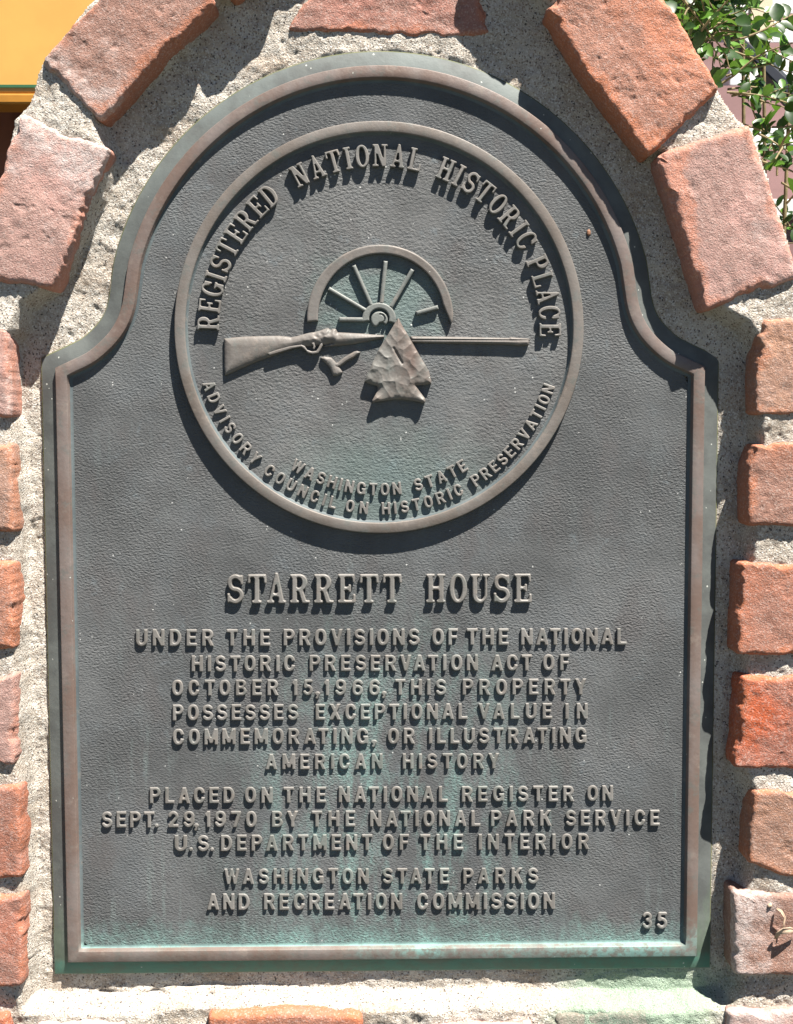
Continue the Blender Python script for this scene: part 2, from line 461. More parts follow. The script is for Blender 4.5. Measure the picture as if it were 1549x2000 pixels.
# house wall and porch steps far behind on the right
hw = thing('house_wall', 'dusty rose clapboard house wall in the right background', 'house wall', (1.0, 4.6, 0))
M_MAUVE = mat_plain('dusty_rose_paint', (0.22, 0.125, 0.12), 0.1, 12, 0.6, 0.05, (0.2, 1, 1))
b = MB()
for i in range(30):
    zz = i * 0.115
    b.add([(-3.2, -0.018, zz), (4, -0.018, zz), (4, 0.0, zz + 0.118), (-3.2, 0.0, zz + 0.118), (-3.2, 0.03, zz), (4, 0.03, zz)],
          [(0, 1, 2, 3), (0, 4, 5, 1)])
b.build('clapboards', M_MAUVE, hw)
M_TRIM = mat_plain('pale_grey_paint', (0.62, 0.61, 0.60), 0.06, 14, 0.5, 0.05)
b = MB(); b.box((1.25, -0.045, 0), (1.36, -0.02, 3.4)); b.build('corner_board', M_TRIM, hw, bevel=0.003)

st = thing('porch_steps', 'porch steps with pale grey treads and dusty rose risers, behind the shrub', 'steps', (1.2, 2.0, 0))
M_CREAM = mat_plain('cream_paint', (0.62, 0.52, 0.36), 0.06, 14, 0.5, 0.05)
bands = [(388, 426, -6000), (250, 293, -6900), (132, 168, -7800), (56, 84, -8700), (0, 27, -9600), (-60, -40, -10500)]
for i, (ya, yb2, zz) in enumerate(bands):
    p0 = pz(1425, yb2, zz); p1 = pz(1700, ya, zz)
    t_ = MB(); t_.box((p0[0] - 1.2, p0[1] - 2.0, p0[2] + Z0), (p1[0] + 0.6 - 1.2, p0[1] + 0.30 - 2.0, p1[2] + Z0))
    t_.build('tread', M_TRIM, st, bevel=0.004)
    q0 = pz(1425, ya, zz)
    nz = pz(1425, bands[i + 1][1], bands[i + 1][2])[2] if i + 1 < len(bands) else q0[2] + 0.1
    r2 = MB(); r2.box((p0[0] - 1.2, p0[1] + 0.27 - 2.0, p0[2] + Z0 - 0.2), (p1[0] + 0.6 - 1.2, p0[1] + 0.295 - 2.0, nz + Z0 + 0.001))
    r2.build('riser', M_MAUVE, st)
q0 = pz(1425, 424, -6000)
r2 = MB(); r2.box((q0[0] - 1.2, q0[1] + 0.02 - 2.0, 0.3), (q0[0] + 1.5 - 1.2, q0[1] + 0.05 - 2.0, q0[2] + Z0)); r2.build('riser', M_MAUVE, st)
def slab(name, poly, z, th, mat, parent, off):
    b = MB()
    pp = [P(u, v, z) for u, v in poly]
    b.prism(pp, z, z - th)
    b.v = [(x - off[0], y - off[1], zz + Z0) for x, y, zz in b.v]
    return b.build(name, mat, parent, bevel=0.003)
sr = thing('stair_rail', 'sloping stair rail, handrail coloured dark for shade over a white board, beside the porch steps', 'stair rail', (1.2, 1.5, 0))
slab('handrail', [(1425, 70), (1446, 66), (1560, 172), (1760, 372), (1760, 420), (1560, 208)], -5200, 160, mat_plain('shaded_rail_blue', (0.022, 0.025, 0.035), 0.1, 20, 0.5), sr, (1.2, 1.5))  # near-black colour stands in for shade on the rail's near face
slab('string_board', [(1480, 92), (1560, 112), (1760, 250), (1760, 372), (1560, 176)], -5400, 110, mat_plain('white_paint', (0.78, 0.78, 0.76), 0.04, 20, 0.5), sr, (1.2, 1.5))
slab('post', [(1700, 200), (1760, 200), (1760, 2600), (1700, 2600)], -5550, 250, M_TRIM, sr, (1.2, 1.5))
slab('panel', [(1466, -60), (1511, -60), (1511, 74), (1466, 74)], -5700, 60, M_CREAM, sr, (1.2, 1.5))

# ------------------------------------------------------------------ the brick pier: mortar
PIER = thing('brick_arch', 'weathered red brick arch and pier with sandy mortar, framing the bronze plaque', 'brick wall', (0, 0, Z0))
ZF = 62.0
OPEN = [(66, 1948), (62, 1750), (58, 1540), (48, 1300), (46, 1100), (46, 950), (36, 830), (30, 690), (62, 600), (112, 572), (178, 445), (214, 345),
        (222, 292), (208, 243), (330, 120), (428, 12), (560, -110), (700, -170), (860, -200), (950, -160), (1068, 18), (1165, 160), (1262, 300), (1284, 312), (1330, 460), (1378, 606),
        (1440, 640), (1476, 700), (1470, 790), (1464, 870), (1456, 1030), (1440, 1100), (1438, 1280), (1440, 1330),
        (1436, 1500), (1456, 1560), (1452, 1690), (1430, 1745), (1432, 1900), (1412, 1940), (1250, 1950), (1060, 1946), (700, 1942), (400, 1942), (200, 1950)]
OUTL = [(-400, 2300), (-400, 640), (-95, 562), (8, 335), (27, 235), (60, 200), (72, 155), (88, 116), (176, 3), (300, -125), (450, -240), (750, -310),
        (1050, -250), (1215, -112), (1303, 3), (1403, 172), (1447, 232), (1473, 255), (1562, 545), (1640, 620), (2000, 640), (2000, 2300)]
open_w = PX(OPEN, 10); outl_w = PX(OUTL, 48)
STEP = 3.2
gx = np.arange(-905, 905, STEP); gy = np.arange(-800, 1440, STEP)
GX, GY = np.meshgrid(gx, gy)
d_open = sd_poly(open_w, GX, GY) + 9 * fbm(GX, GY, 60, 3, 3)
d_out = sd_poly(outl_w, GX, GY) + 5 * fbm(GX, GY, 40, 3, 5)
tb = np.clip((GY + 640) / 300, 0, 1)                       # 0 at the foot of the plaque, 1 above
tl = np.clip((GX + 640) / 1280, 0, 1)
bed = (-15 * (1 - tl) - 9 * tl) * (1 - tb) + (-13 * (1 - tl) - 3 * tl) * tb
top = np.clip((GY - 700) / 400, 0, 1)
bed = bed * (1 - top) + -8 * top
joint = 50 + 9 * fbm(GX, GY, 130, 2, 7) - 12 * sstep(-560, -620, GY)
joint = np.where(GY < -590, joint + 7 * fbm(GX, GY, 38, 3, 13), joint)
soft = np.where(GY < -560, 30, 24)
ZM = bed + (joint - bed) * sstep(0, 1, np.clip((d_open + 8) / soft, 0, 1))
ZM += 5.5 * fbm(GX, GY, 90, 3, 1) + 2.6 * fbm(GX, GY, 22, 3, 2, 0.6) + 1.6 * vnoise(GX / 7.3, GY / 7.3, 5) + 2.2 * fbm(GX * np.where(np.abs(GX) > 600, 1.0, 0.35), GY * np.where(np.abs(GX) > 600, 0.3, 1.0), 26, 2, 12)
pit = fbm(GX, GY, 16, 2, 9)
ZM -= 2.2 * sstep(0.38, 0.58, pit)
# a shrinkage crack along the ledge under the plaque
cr = np.abs(GY + 648 + 7 * fbm(GX, GY, 70, 3, 4)) + np.where((GX > -560) & (GX < -190), 0, 40)
ZM -= 9 * (1 - sstep(1.0, 5.0, cr))
PLO = [(644, y) for y in np.linspace(-608, 576, 3)] + [(604, 610), (564, 630), (539, 655), (517, 692)] + [(522 * math.cos(math.radians(a)), 638 + 522 * math.sin(math.radians(a))) for a in range(12, 169, 6)]
PLO += [(-517, 692), (-539, 655), (-564, 630), (-604, 610), (-644, 576), (-644, -608)]
d_pl = sd_poly(PLO, GX, GY) + 5 * fbm(GX, GY, 36, 3, 8)
lim = -8.5 + 1.5 * fbm(GX, GY, 18, 2, 6) + np.clip(d_pl, 0, 60) * 0.55
ZM = np.where(ZM > lim, lim + (ZM - lim) * sstep(6, 34, d_pl), ZM)
ZM = ZM - 260 * sstep(0, 7, d_out) - 6 * sstep(-12, 0, d_out)
keep = d_out < 9
hide = (np.abs(GX) < 600) & (GY > -560) & (GY < 545)
hide |= (np.hypot(GX, GY - 638) < 465)
ok = keep & ~hide
ny, nx = GX.shape
idx = np.full(GX.shape, -1); idx[ok] = np.arange(ok.sum())
q = np.stack([idx[:-1, :-1], idx[:-1, 1:], idx[1:, 1:], idx[1:, :-1]], -1).reshape(-1, 4)
q = q[(q >= 0).all(1)]
V = to_m(GX[ok], GY[ok], ZM[ok])
mo = link(mesh_np(V, q, 'mortar'), 'mortar', M_MORTAR, PIER)

# the body of the pier behind the face, and its rendered base down to the ground
def inset_poly(p, k):
    p = np.asarray(p, float); c = p.mean(0); d = np.roll(p, -1, 0) - np.roll(p, 1, 0)
    n = np.stack([-d[:, 1], d[:, 0]], -1); n /= np.hypot(n[:, 0], n[:, 1])[:, None]
    area = np.sum(p[:, 0] * np.roll(p[:, 1], -1) - np.roll(p[:, 0], -1) * p[:, 1])
    return p + n * k * (1 if area > 0 else -1)
core = [(x, max(y, -905.0)) for x, y in outl_w]
core = [(min(max(x, -985.0), 985.0), y) for x, y in core]
b = MB(); b.prism([tuple(q) for q in inset_poly(core, 10)], -46, -640)
b.build('pier_body', M_MORTAR, PIER)
b = MB(); b.box((-1010 * S, -38 * S, -Z0 + 0.001), (1010 * S, 640 * S, -872 * S))
b.build('pier_base', M_MORTAR, PIER, bevel=0.006)

# ------------------------------------------------------------------ the bricks
def resample(poly, step):
    poly = np.asarray(poly, float); out = []
    n = len(poly)
    for i in range(n):
        a = poly[i]; c = poly[(i + 1) % n]; L = np.hypot(*(c - a)); m = max(2, int(L / step))
        for k in range(m): out.append(a + (c - a) * k / m)
    return np.array(out)
def smooth_loop(p, sig):
    r = int(sig * 3) + 1; k = np.exp(-0.5 * (np.arange(-r, r + 1) / sig) ** 2); k /= k.sum()
    o = np.zeros_like(p)
    for j, w in zip(range(-r, r + 1), k): o += w * np.roll(p, j, 0)
    return o
def make_brick(poly, col, zf=ZF, seed=0, smear=(0.0, 0.0, 0.0), label=None, rough=1.0, chip=1.0, fresh=(0, 0, 0), old=False, tilt=(0, 0), base=-40):
    """smear = (overall, towards the left, towards the top) amounts of cement bloom"""
    rs = np.random.RandomState(seed + 100)
    pw = PX(poly, zf)
    if sum(pw[i][0] * pw[(i + 1) % len(pw)][1] - pw[(i + 1) % len(pw)][0] * pw[i][1] for i in range(len(pw))) < 0: pw = pw[::-1]
    b = smooth_loop(resample(pw, 2.6), 2.3)
    c = b.mean(0)
    tg = np.roll(b, -1, 0) - np.roll(b, 1, 0); tg /= np.hypot(tg[:, 0], tg[:, 1])[:, None]
    nm = np.stack([tg[:, 1], -tg[:, 0]], -1)
    ox, oy = rs.rand(2) * 900
    nz = 4.0 * fbm(b[:, 0] + ox, b[:, 1] + oy, 80, 2, 2) + 2.1 * fbm(b[:, 0] + ox, b[:, 1] + oy, 15, 4, 6, 0.66)
    ch = sstep(0.12, 0.45, fbm(b[:, 0] + ox, b[:, 1] + oy, 38, 2, 8)) * 7 * chip
    b = b + nm * ((nz * rough - ch)[:, None])
    span = np.sum((b - c) * nm, 1)
    R = 6 + 4 * rs.rand()
    ins = [0, 0.6, 1.4, 2.6, 4.2, 6.4, 9, 12.5, 17, 22, 28]
    smax = max(30, np.percentile(span, 20))
    ts = []
    for s in ins: ts.append(('abs', s))
    N2 = 40
    rings = []; zs = []
    def face(p, s):
        s = np.clip(s, 0, None)
        rr = R * (0.75 + 0.8 * (0.5 + fbm(p[:, 0] + ox, p[:, 1] + oy, 45, 2, 3)))
        k = np.clip(1 - s / rr, 0, 1)
        z = zf - rr * (1 - np.sqrt(np.clip(1 - k * k, 0, 1))) * 0.85
        z = z + 5.0 * fbm(p[:, 0] + ox, p[:, 1] + oy, 110, 2, 1) + 2.0 * rough * fbm(p[:, 0] + ox, p[:, 1] + oy, 22, 2, 5, 0.5)
        z -= 1.6 * rough * sstep(0.30, 0.62, fbm(p[:, 0] + ox, p[:, 1] + oy, 26, 3, 10))
        return z + tilt[0] * (p[:, 0] - c[0]) / 100 + tilt[1] * (p[:, 1] - c[1]) / 100
    deps = [base, base * 0.4, zf * 0.12, zf * 0.4, zf * 0.62, zf * 0.78]
    per = np.cumsum(np.hypot(*(b - np.roll(b, 1, 0)).T))
    edge_z = face(b, np.zeros(len(b)))
    for dz in deps:
        o = 2.0 + 1.9 * fbm(per + ox, np.full(len(b), dz * 1.7) + oy, 20, 3, 4, 0.6) + ch * 0.75 - 0.5 * nz * rough * (1 if dz < zf * 0.5 else 0)
        rings.append(b + nm * o[:, None]); zs.append(np.minimum(dz, edge_z - 2) + np.zeros(len(b)))
    for _, s in ts:
        t = 1 - s / np.maximum(span, 30); p = c + (b - c) * t[:, None]
        rings.append(p); zs.append(face(p, np.full(len(b), s)))
    t_last = 1 - ins[-1] / np.maximum(span, 30)
    for k in range(1, N2):
        t = t_last * (1 - k / N2); p = c + (b - c) * t[:, None]
        rings.append(p); zs.append(face(p, (1 - t) * span))
    n = len(b); m = len(rings)
    A = np.vstack(rings); Z = np.concatenate(zs)
    V = to_m(A[:, 0], A[:, 1], Z)
    cv = to_m(np.array([c[0]]), np.array([c[1]]), face(c[None, :], np.array([60.0])))
    V = np.vstack([V, cv])
    i = np.arange(n); j = (i + 1) % n
    fs = []
    for k in range(m - 1):
        fs.append(np.stack([k * n + i, k * n + j, (k + 1) * n + j, (k + 1) * n + i], -1))
    F4 = np.vstack(fs).tolist()
    F4 += [[(m - 1) * n + a, (m - 1) * n + (a + 1) % n, m * n] for a in range(n)]
    me = mesh_np(V, F4, 'brick')
    ww = max(np.ptp(b[:, 0]), 1); hh = max(np.ptp(b[:, 1]), 1)
    px_, py_ = np.append(A[:, 0], c[0]), np.append(A[:, 1], c[1])
    sm = smear[0] - smear[1] * 2 * (px_ - c[0]) / ww + smear[2] * 2 * (py_ - c[1]) / hh
    zz = np.append(Z, zf); sm = np.where(zz < zf - 14, sm * 0.3, sm)
    at = me.attributes.new('smear', 'FLOAT', 'POINT'); at.data.foreach_set('value', sm.astype(np.float32))
    ed = np.concatenate([np.repeat([0.0] * len(deps) + ins, n), ((1 - t_last * (1 - np.arange(1, N2) / N2)[:, None]) * span[None, :] if np.ndim(t_last) == 0 else (1 - (1 - np.arange(1, N2) / N2)[:, None] * t_last[None, :]) * span[None, :]).ravel(), [90.0]])
    fx_, fy_ = fresh[1], fresh[2]
    dot = 2 * (fx_ * (px_ - c[0]) / ww + fy_ * (py_ - c[1]) / hh)
    ed = ed + (70 if old else 0) - 60 * fresh[0] * sstep(0.15, 0.85, dot)
    a2 = me.attributes.new('edge', 'FLOAT', 'POINT'); a2.data.foreach_set('value', (ed / 30.0).astype(np.float32))
    o = link(me, 'brick', M_BRICK, PIER)
    o.color = (*col, 1)
    if label: o['label'] = label
    return o
ORG = (0.44, 0.19, 0.12); RED = (0.38, 0.11, 0.06); MAU = (0.36, 0.20, 0.16); PNK = (0.50, 0.295, 0.255); TAN = (0.42, 0.235, 0.16); PUR = (0.32, 0.19, 0.165)
make_brick([(80, 120), (195, 233), (420, 2), (300, -122)], (0.35, 0.185, 0.14), seed=1, smear=(0.24, 0.3, -0.35), tilt=(0, 0), label='large tilted brick with a crumbling orange edge, upper left of the arch', rough=1.25, fresh=(1.0, 0.6, -0.75))
make_brick([(40, 222), (214, 288), (102, 564), (-75, 535), (-22, 400)], PNK, seed=2, smear=(0.42, -0.3, 0.4), label='pinkish mauve brick with a white cement smear at its upper corner', rough=1.1)
make_brick([(-200, 638), (12, 644), (20, 814), (-200, 820)], PNK, seed=3, smear=(0.3, -0.2, 0), label='pale pink brick at the left edge')
make_brick([(-200, 862), (22, 862), (29, 1040), (-200, 1046)], TAN, seed=4, smear=(0.2, 0, 0))
make_brick([(-200, 1100), (26, 1098), (26, 1270), (-200, 1270)], ORG, seed=5, smear=(0.0, 0, 0))
make_brick([(-200, 1320), (28, 1318), (29, 1494), (-200, 1500)], PNK, seed=6, smear=(0.15, 0, 0))
make_brick([(-200, 1540), (38, 1533), (42, 1716), (-200, 1728)], (0.40, 0.15, 0.095), seed=7, smear=(0.0, 0, 0))
make_brick([(-200, 1760), (44, 1750), (43, 1928), (-200, 1955)], (0.39, 0.155, 0.105), seed=8, smear=(0.15, 0, 0))
make_brick([(-200, 1978), (14, 1984), (28, 2110), (-200, 2110)], RED, seed=9, smear=(0.0, 0, 0))
make_brick([(70, 2004), (245, 2000), (248, 2160), (70, 2160)], PUR, zf=54, seed=10, smear=(0.45, 0, 0.3), old=True)
make_brick([(408, 1985), (560, 1979), (706, 1985), (710, 2160), (408, 2160)], (0.44, 0.15, 0.075), zf=56, seed=11, smear=(0.0, 0, 0.0), label='bright orange brick end on the ledge below the plaque')
make_brick([(836, 2010), (1040, 2000), (1040, 2160), (836, 2160)], PNK, zf=54, seed=12, smear=(0.5, 0, 0.3), old=True)
make_brick([(1086, 1982), (1250, 1976), (1390, 1982), (1392, 2160), (1086, 2160)], (0.20, 0.27, 0.21), zf=40, seed=13, smear=(0.15, 0, 0.1), old=True, label='brick end stained green by the bronze')
make_brick([(1424, 1978), (1800, 1972), (1800, 2160), (1420, 2160)], PNK, zf=58, seed=14, smear=(0.4, 0.2, 0.2), old=True)
make_brick([(1068, 16), (1150, 150), (1266, 302), (1408, 173), (1310, 5), (1215, -115)], (0.50, 0.205, 0.125), seed=15, smear=(0.16, -0.2, 0.25), label='large tilted orange brick, upper right of the arch', rough=1.2, fresh=(0.9, -0.5, -0.6))
make_brick([(1284, 301), (1467, 240), (1562, 542), (1380, 606)], PNK, seed=16, smear=(0.34, -0.25, -0.1), label='pinkish brick with an orange inner edge, right side of the arch', fresh=(0.8, -1.0, -0.15))
make_brick([(1488, 624), (1800, 620), (1800, 815), (1476, 810), (1478, 690)], TAN, seed=17, smear=(0.12, 0, -0.15))
make_brick([(1476, 866), (1800, 858), (1800, 1035), (1461, 1026), (1464, 900)], (0.36, 0.165, 0.11), seed=18, smear=(0.2, 0.1, 0))
make_brick([(1446, 1101), (1800, 1096), (1800, 1285), (1441, 1278)], (0.42, 0.155, 0.09), seed=19, smear=(0.05, 0.1, 0))
make_brick([(1452, 1324), (1800, 1318), (1800, 1506), (1438, 1498)], (0.44, 0.105, 0.045), seed=20, smear=(-0.25, 0, 0), label='bright orange-red brick at the right edge', rough=1.3)
make_brick([(1474, 1546), (1800, 1540), (1800, 1723), (1530, 1712), (1462, 1686)], (0.40, 0.20, 0.12), seed=21, smear=(0.05, 0, 0))
make_brick([(1434, 1744), (1800, 1760), (1800, 1916), (1438, 1905)], (0.31, 0.165, 0.12), seed=22, smear=(-0.05, 0.95, 0), old=True, label='mauve brown brick, chalky at its left end, with bits of dead leaf on it')
make_brick([(562, 58), (700, 62), (862, 74), (958, 62), (900, -150), (690, -150)], (0.38, 0.175, 0.135), zf=-2, seed=23, smear=(0.2, 0, -0.2), label='mauve brick set back under the crown of the arch', base=-60, rough=1.2)
make_brick([(452, -15), (560, -100), (480, -330), (330, -190)], ORG, seed=24)
make_brick([(936, -150), (1050, -30), (1190, -160), (1060, -330)], ORG, seed=25)

# ------------------------------------------------------------------ the plaque
PLQ = thing('bronze_plaque', 'arched bronze historic marker plaque with raised lettering and round seal', 'plaque', (0, 0, Z0))
# outer line of the border's flat top: right half, from the crown down
half = []
for a in np.linspace(90, 15.2, 60):
    half.append((490.5 * math.cos(math.radians(a)), 638.5 + 490.5 * math.sin(math.radians(a))))
ctrl = [half[-3], half[-1], (480.5, 722), (486.5, 688), (497.5, 658.5), (517, 631), (549, 602.5), (582, 585.5), (613, 571), (640, 560)]
def catmull(p, n):
    p = np.array(p, float); o = []
    for i in range(1, len(p) - 2):
        for k in range(n):
            t = k / n
            o.append(0.5 * ((2 * p[i]) + (p[i + 1] - p[i - 1]) * t + (2 * p[i - 1] - 5 * p[i] + 4 * p[i + 1] - p[i + 2]) * t * t + (3 * p[i] - p[i - 1] - 3 * p[i + 1] + p[i + 2]) * t ** 3))
    o.append(p[-2]); return o
cur = catmull(ctrl, 7)
cur = [q for q in cur if 575 > math.hypot(q[0] - 613.3, q[1] - 571) > 26] + [(613.3, 571)]
right = half[:-1] + [tuple(q) for q in cur] + [(613.3, y) for y in np.linspace(538, -540, 80)] + [(613.3, -577.2)]
bot = [(x, -577.2) for x in np.linspace(576, -576, 90)]
left = [(-x, y) for x, y in reversed(right[1:])]
path = np.array(right + bot + left)          # clockwise
def offset(path, d):
    """parallel line, d > 0 outwards"""
    a = path - np.roll(path, 1, 0); b = np.roll(path, -1, 0) - path
    a /= np.hypot(a[:, 0], a[:, 1])[:, None]; b /= np.hypot(b[:, 0], b[:, 1])[:, None]
    na = np.stack([-a[:, 1], a[:, 0]], -1); nb = np.stack([-b[:, 1], b[:, 0]], -1)
    m = na + nb; m /= np.hypot(m[:, 0], m[:, 1])[:, None]
    k = d / np.maximum(0.35, np.sum(m * na, 1))
    return path + m * k[:, None]
def sweep(name, prof, mats, fm, parent, smooth=True):
    n = len(path); V = []; F = []; FM = []
    rings = []
    for d, z in prof:
        q = offset(path, d)
        rings.append(to_m(q[:, 0], q[:, 1], z))
    V = np.vstack(rings)
    for k in range(len(prof) - 1):
        for i in range(n):
            j = (i + 1) % n
            F.append((k * n + i, k * n + j, (k + 1) * n + j, (k + 1) * n + i)); FM.append(fm[k])
    return link(mesh_np(V, F, name, smooth, FM), name, mats, parent)
sweep('bevelled_edge', [(31.4, -40), (31.4, -8.8), (30.8, -7.2), (29.0, -6.2), (2.0, 1.0), (0.8, 1.2)], [M_BEVEL, M_ALGAE], [1, 1, 1, 0, 0], PLQ)
sweep('border_rim', [(0.9, 0.0), (0.8, 1.0), (0.2, 9.2), (-0.4, 10.2), (-1.4, 10.6), (-11, RIM), (-20.8, RIM + .7), (-21.9, 11.6), (-22.6, 10.2), (-24.6, 2.2), (-25.6, .8), (-27.6, 0.15), (-30, 0.0)],
      [M_RIM, M_SIDE, M_WALL], [1, 1, 0, 0, 0, 0, 0, 0, 0, 2, 2, 2], PLQ)
inner = offset(path, -29)
inner = inner[::2]
tri = tessellate_polygon([[Vector((p[0], p[1], 0)) for p in inner]])
link(mesh_np(to_m(inner[:, 0], inner[:, 1], -0.05), np.array([list(t) for t in tri]), 'field', False), 'field', M_FIELD, PLQ)
bpy_fix = []

# seal: raised disc and its ring
SX, SY = -3.5, 641.5
DZ = 6.0
ang = np.linspace(0, 2 * math.pi, 240, endpoint=False)
def lathe(name, prof, mats, fm, parent, cx=SX, cy=SY, a=ang, close=True, cap=False):
    n = len(a); V = np.vstack([to_m(cx + r * np.cos(a), cy + r * np.sin(a), z) for r, z in prof]); F = []; FM = []
    for k in range(len(prof) - 1):
        for i in range(n if close else n - 1):
            j = (i + 1) % n
            F.append((k * n + i, k * n + j, (k + 1) * n + j, (k + 1) * n + i)); FM.append(fm[k])
    if cap:
        F.append(tuple((len(prof) - 1) * n + i for i in range(n))); FM.append(fm[-1])
    return link(mesh_np(V, F, name, True, FM), name, mats, parent)
lathe('seal_ring', [(387.6, -0.4), (386.6, 1.2), (384.6, 15.4), (384.0, 16.7), (382.6, 17.2), (374, 17.7), (366.4, 17.9), (365.0, 17.2), (364.2, 15.6), (362.0, 7.2), (360.5, 6.3)],
      [M_RING, M_SIDE, M_WALL], [1, 1, 0, 0, 0, 0, 0, 0, 2, 2], PLQ)
lathe('seal_disc', [(362, DZ), (180, DZ), (4, DZ)], [M_DISC], [0, 0, 0], PLQ, cap=True)

# ------------------------------------------------------------------ lettering: glyphs as distance fields
H = 1 / 40.0
def ell(cx, cy, rx, ry, n=48, e=2.0):
    o = []
    for k in range(n):
        a = 2 * math.pi * k / n; c, s = math.cos(a), math.sin(a)
        o.append((cx + rx * math.copysign(abs(c) ** (2 / e), c), cy + ry * math.copysign(abs(s) ** (2 / e), s)))
    return o
def arc(cx, cy, rx, ry, a0, a1, n=16):
    return [(cx + rx * math.cos(math.radians(a0 + (a1 - a0) * k / n)), cy + ry * math.sin(math.radians(a0 + (a1 - a0) * k / n))) for k in range(n + 1)]
def bx(x0, y0, x1, y1): return [(x0, y0), (x1, y0), (x1, y1), (x0, y1)]
class Glyph:
    def __init__(s, w):
        s.w = w
        xs = np.arange(-0.16, w + 0.16 + H, H); ys = np.arange(-0.32, 1.2, H)
        s.fat = 0.014; s.X, s.Y = np.meshgrid(xs, ys); s.d = np.full(s.X.shape, 9.0)
    def add(s, *polys):
        for p in polys: s.d = np.minimum(s.d, sd_poly(p, s.X, s.Y))
        return s
    def cut(s, *polys):
        for p in polys: s.d = np.maximum(s.d, -sd_poly(p, s.X, s.Y))
        return s
    def stroke(s, pts, w):
        d = np.full(s.X.shape, 9.0)
        for (ax, ay), (b_, c_) in zip(pts[:-1], pts[1:]):
            ex, ey = b_ - ax, c_ - ay; L = ex * ex + ey * ey + 1e-12
            t = np.clip(((s.X - ax) * ex + (s.Y - ay) * ey) / L, 0, 1)
            d = np.minimum(d, np.hypot(s.X - ax - ex * t, s.Y - ay - ey * t))
        s.d = np.minimum(s.d, d - w / 2); return s
def contours(gl):
    X, Y = gl.X, gl.Y
    d = gl.d - gl.fat
    for _ in range(1):                      # a little rounding, as in a casting
        d = (d + 0.5 * (np.roll(d, 1, 0) + np.roll(d, -1, 0)) * 0.5 + 0.5 * (np.roll(d, 1, 1) + np.roll(d, -1, 1)) * 0.5) / 2
    gl.ds = d
    ny, nx = d.shape; segs = {}
    def pt(i, j, e):
        if e == 0: a, b = d[i, j], d[i, j + 1]; return (X[i, j] + H * a / (a - b), Y[i, j])
        if e == 1: a, b = d[i, j + 1], d[i + 1, j + 1]; return (X[i, j + 1], Y[i, j + 1] + H * a / (a - b))
        if e == 2: a, b = d[i + 1, j], d[i + 1, j + 1]; return (X[i + 1, j] + H * a / (a - b), Y[i + 1, j])
        a, b = d[i, j], d[i + 1, j]; return (X[i, j], Y[i, j] + H * a / (a - b))
    def key(i, j, e):
        if e == 0: return (0, i, j)
        if e == 2: return (0, i + 1, j)
        if e == 3: return (1, i, j)
        return (1, i, j + 1)
    T = {1: [(3, 0)], 2: [(0, 1)], 3: [(3, 1)], 4: [(1, 2)], 5: [(3, 2), (1, 0)], 6: [(0, 2)], 7: [(3, 2)], 8: [(2, 3)], 9: [(2, 0)],
         10: [(0, 3), (2, 1)], 11: [(2, 1)], 12: [(1, 3)], 13: [(1, 0)], 14: [(0, 3)]}
    neg = d < 0; P_ = {}
    code = neg[:-1, :-1] * 1 + neg[:-1, 1:] * 2 + neg[1:, 1:] * 4 + neg[1:, :-1] * 8
    for i, j in zip(*np.nonzero((code > 0) & (code < 15))):
        for a, b in T[int(code[i, j])]:
            ka, kb = key(i, j, a), key(i, j, b)
            P_[ka] = pt(i, j, a); P_[kb] = pt(i, j, b); segs[ka] = kb
    loops = []
    while segs:
        k0 = next(iter(segs)); k = k0; lp = []
        while k in segs:
            lp.append(P_[k]); k = segs.pop(k)
        if len(lp) > 6: loops.append(np.array(lp))
    return loops
def finish(loops):
    """smooth, thin out and give each point an outward normal"""
    res = []
    for lp in loops:
        q = 0.25 * np.roll(lp, 1, 0) + 0.5 * lp + 0.25 * np.roll(lp, -1, 0)
        keep = [0]
        for i in range(1, len(q)):
            if np.hypot(*(q[i] - q[keep[-1]])) > 0.024: keep.append(i)
        q = q[keep]
        tg = np.roll(q, -1, 0) - np.roll(q, 1, 0); tg /= np.maximum(1e-9, np.hypot(tg[:, 0], tg[:, 1]))[:, None]
        res.append((q, np.stack([tg[:, 1], -tg[:, 0]], -1)))
    return res
_cache = {}
def glyph(font, ch):
    if (font, ch) in _cache: return _cache[(font, ch)]
    gl = (sans if font == 'sans' else serif)(ch)
    lp = finish(contours(gl))
    gy_, gx_ = np.gradient(gl.ds, H)
    def samp(A, q):
        fx = (q[:, 0] - gl.X[0, 0]) / H; fy = (q[:, 1] - gl.Y[0, 0]) / H
        i = np.clip(fx.astype(int), 0, A.shape[1] - 2); j = np.clip(fy.astype(int), 0, A.shape[0] - 2)
        a = fx - i; b = fy - j
        return A[j, i] * (1 - a) * (1 - b) + A[j, i + 1] * a * (1 - b) + A[j + 1, i] * (1 - a) * b + A[j + 1, i + 1] * a * b
    def inset(q, t, m=5):
        for k in range(1, m + 1):
            g = np.stack([samp(gx_, q), samp(gy_, q)], -1); L = np.maximum(0.35, np.hypot(g[:, 0], g[:, 1]))[:, None]
            mv = np.clip(samp(gl.ds, q) + t * k / m, 0, t / m * 1.5)
            q = q - g / L * mv[:, None] * 0.9
        return q
    bev = 0.062 if font == 'sans' else 0.042
    ins = [inset(q, bev) for q, n in lp]; mid = [q + (i_ - q) * 0.45 for (q, n), i_ in zip(lp, ins)]
    tri = tessellate_polygon([[Vector((p[0], p[1], 0)) for p in q] for q in ins])
    # outline must run anticlockwise round solid metal
    r = (gl.w, lp, mid, ins, [tuple(t) for t in tri])
    _cache[(font, ch)] = r
    return r

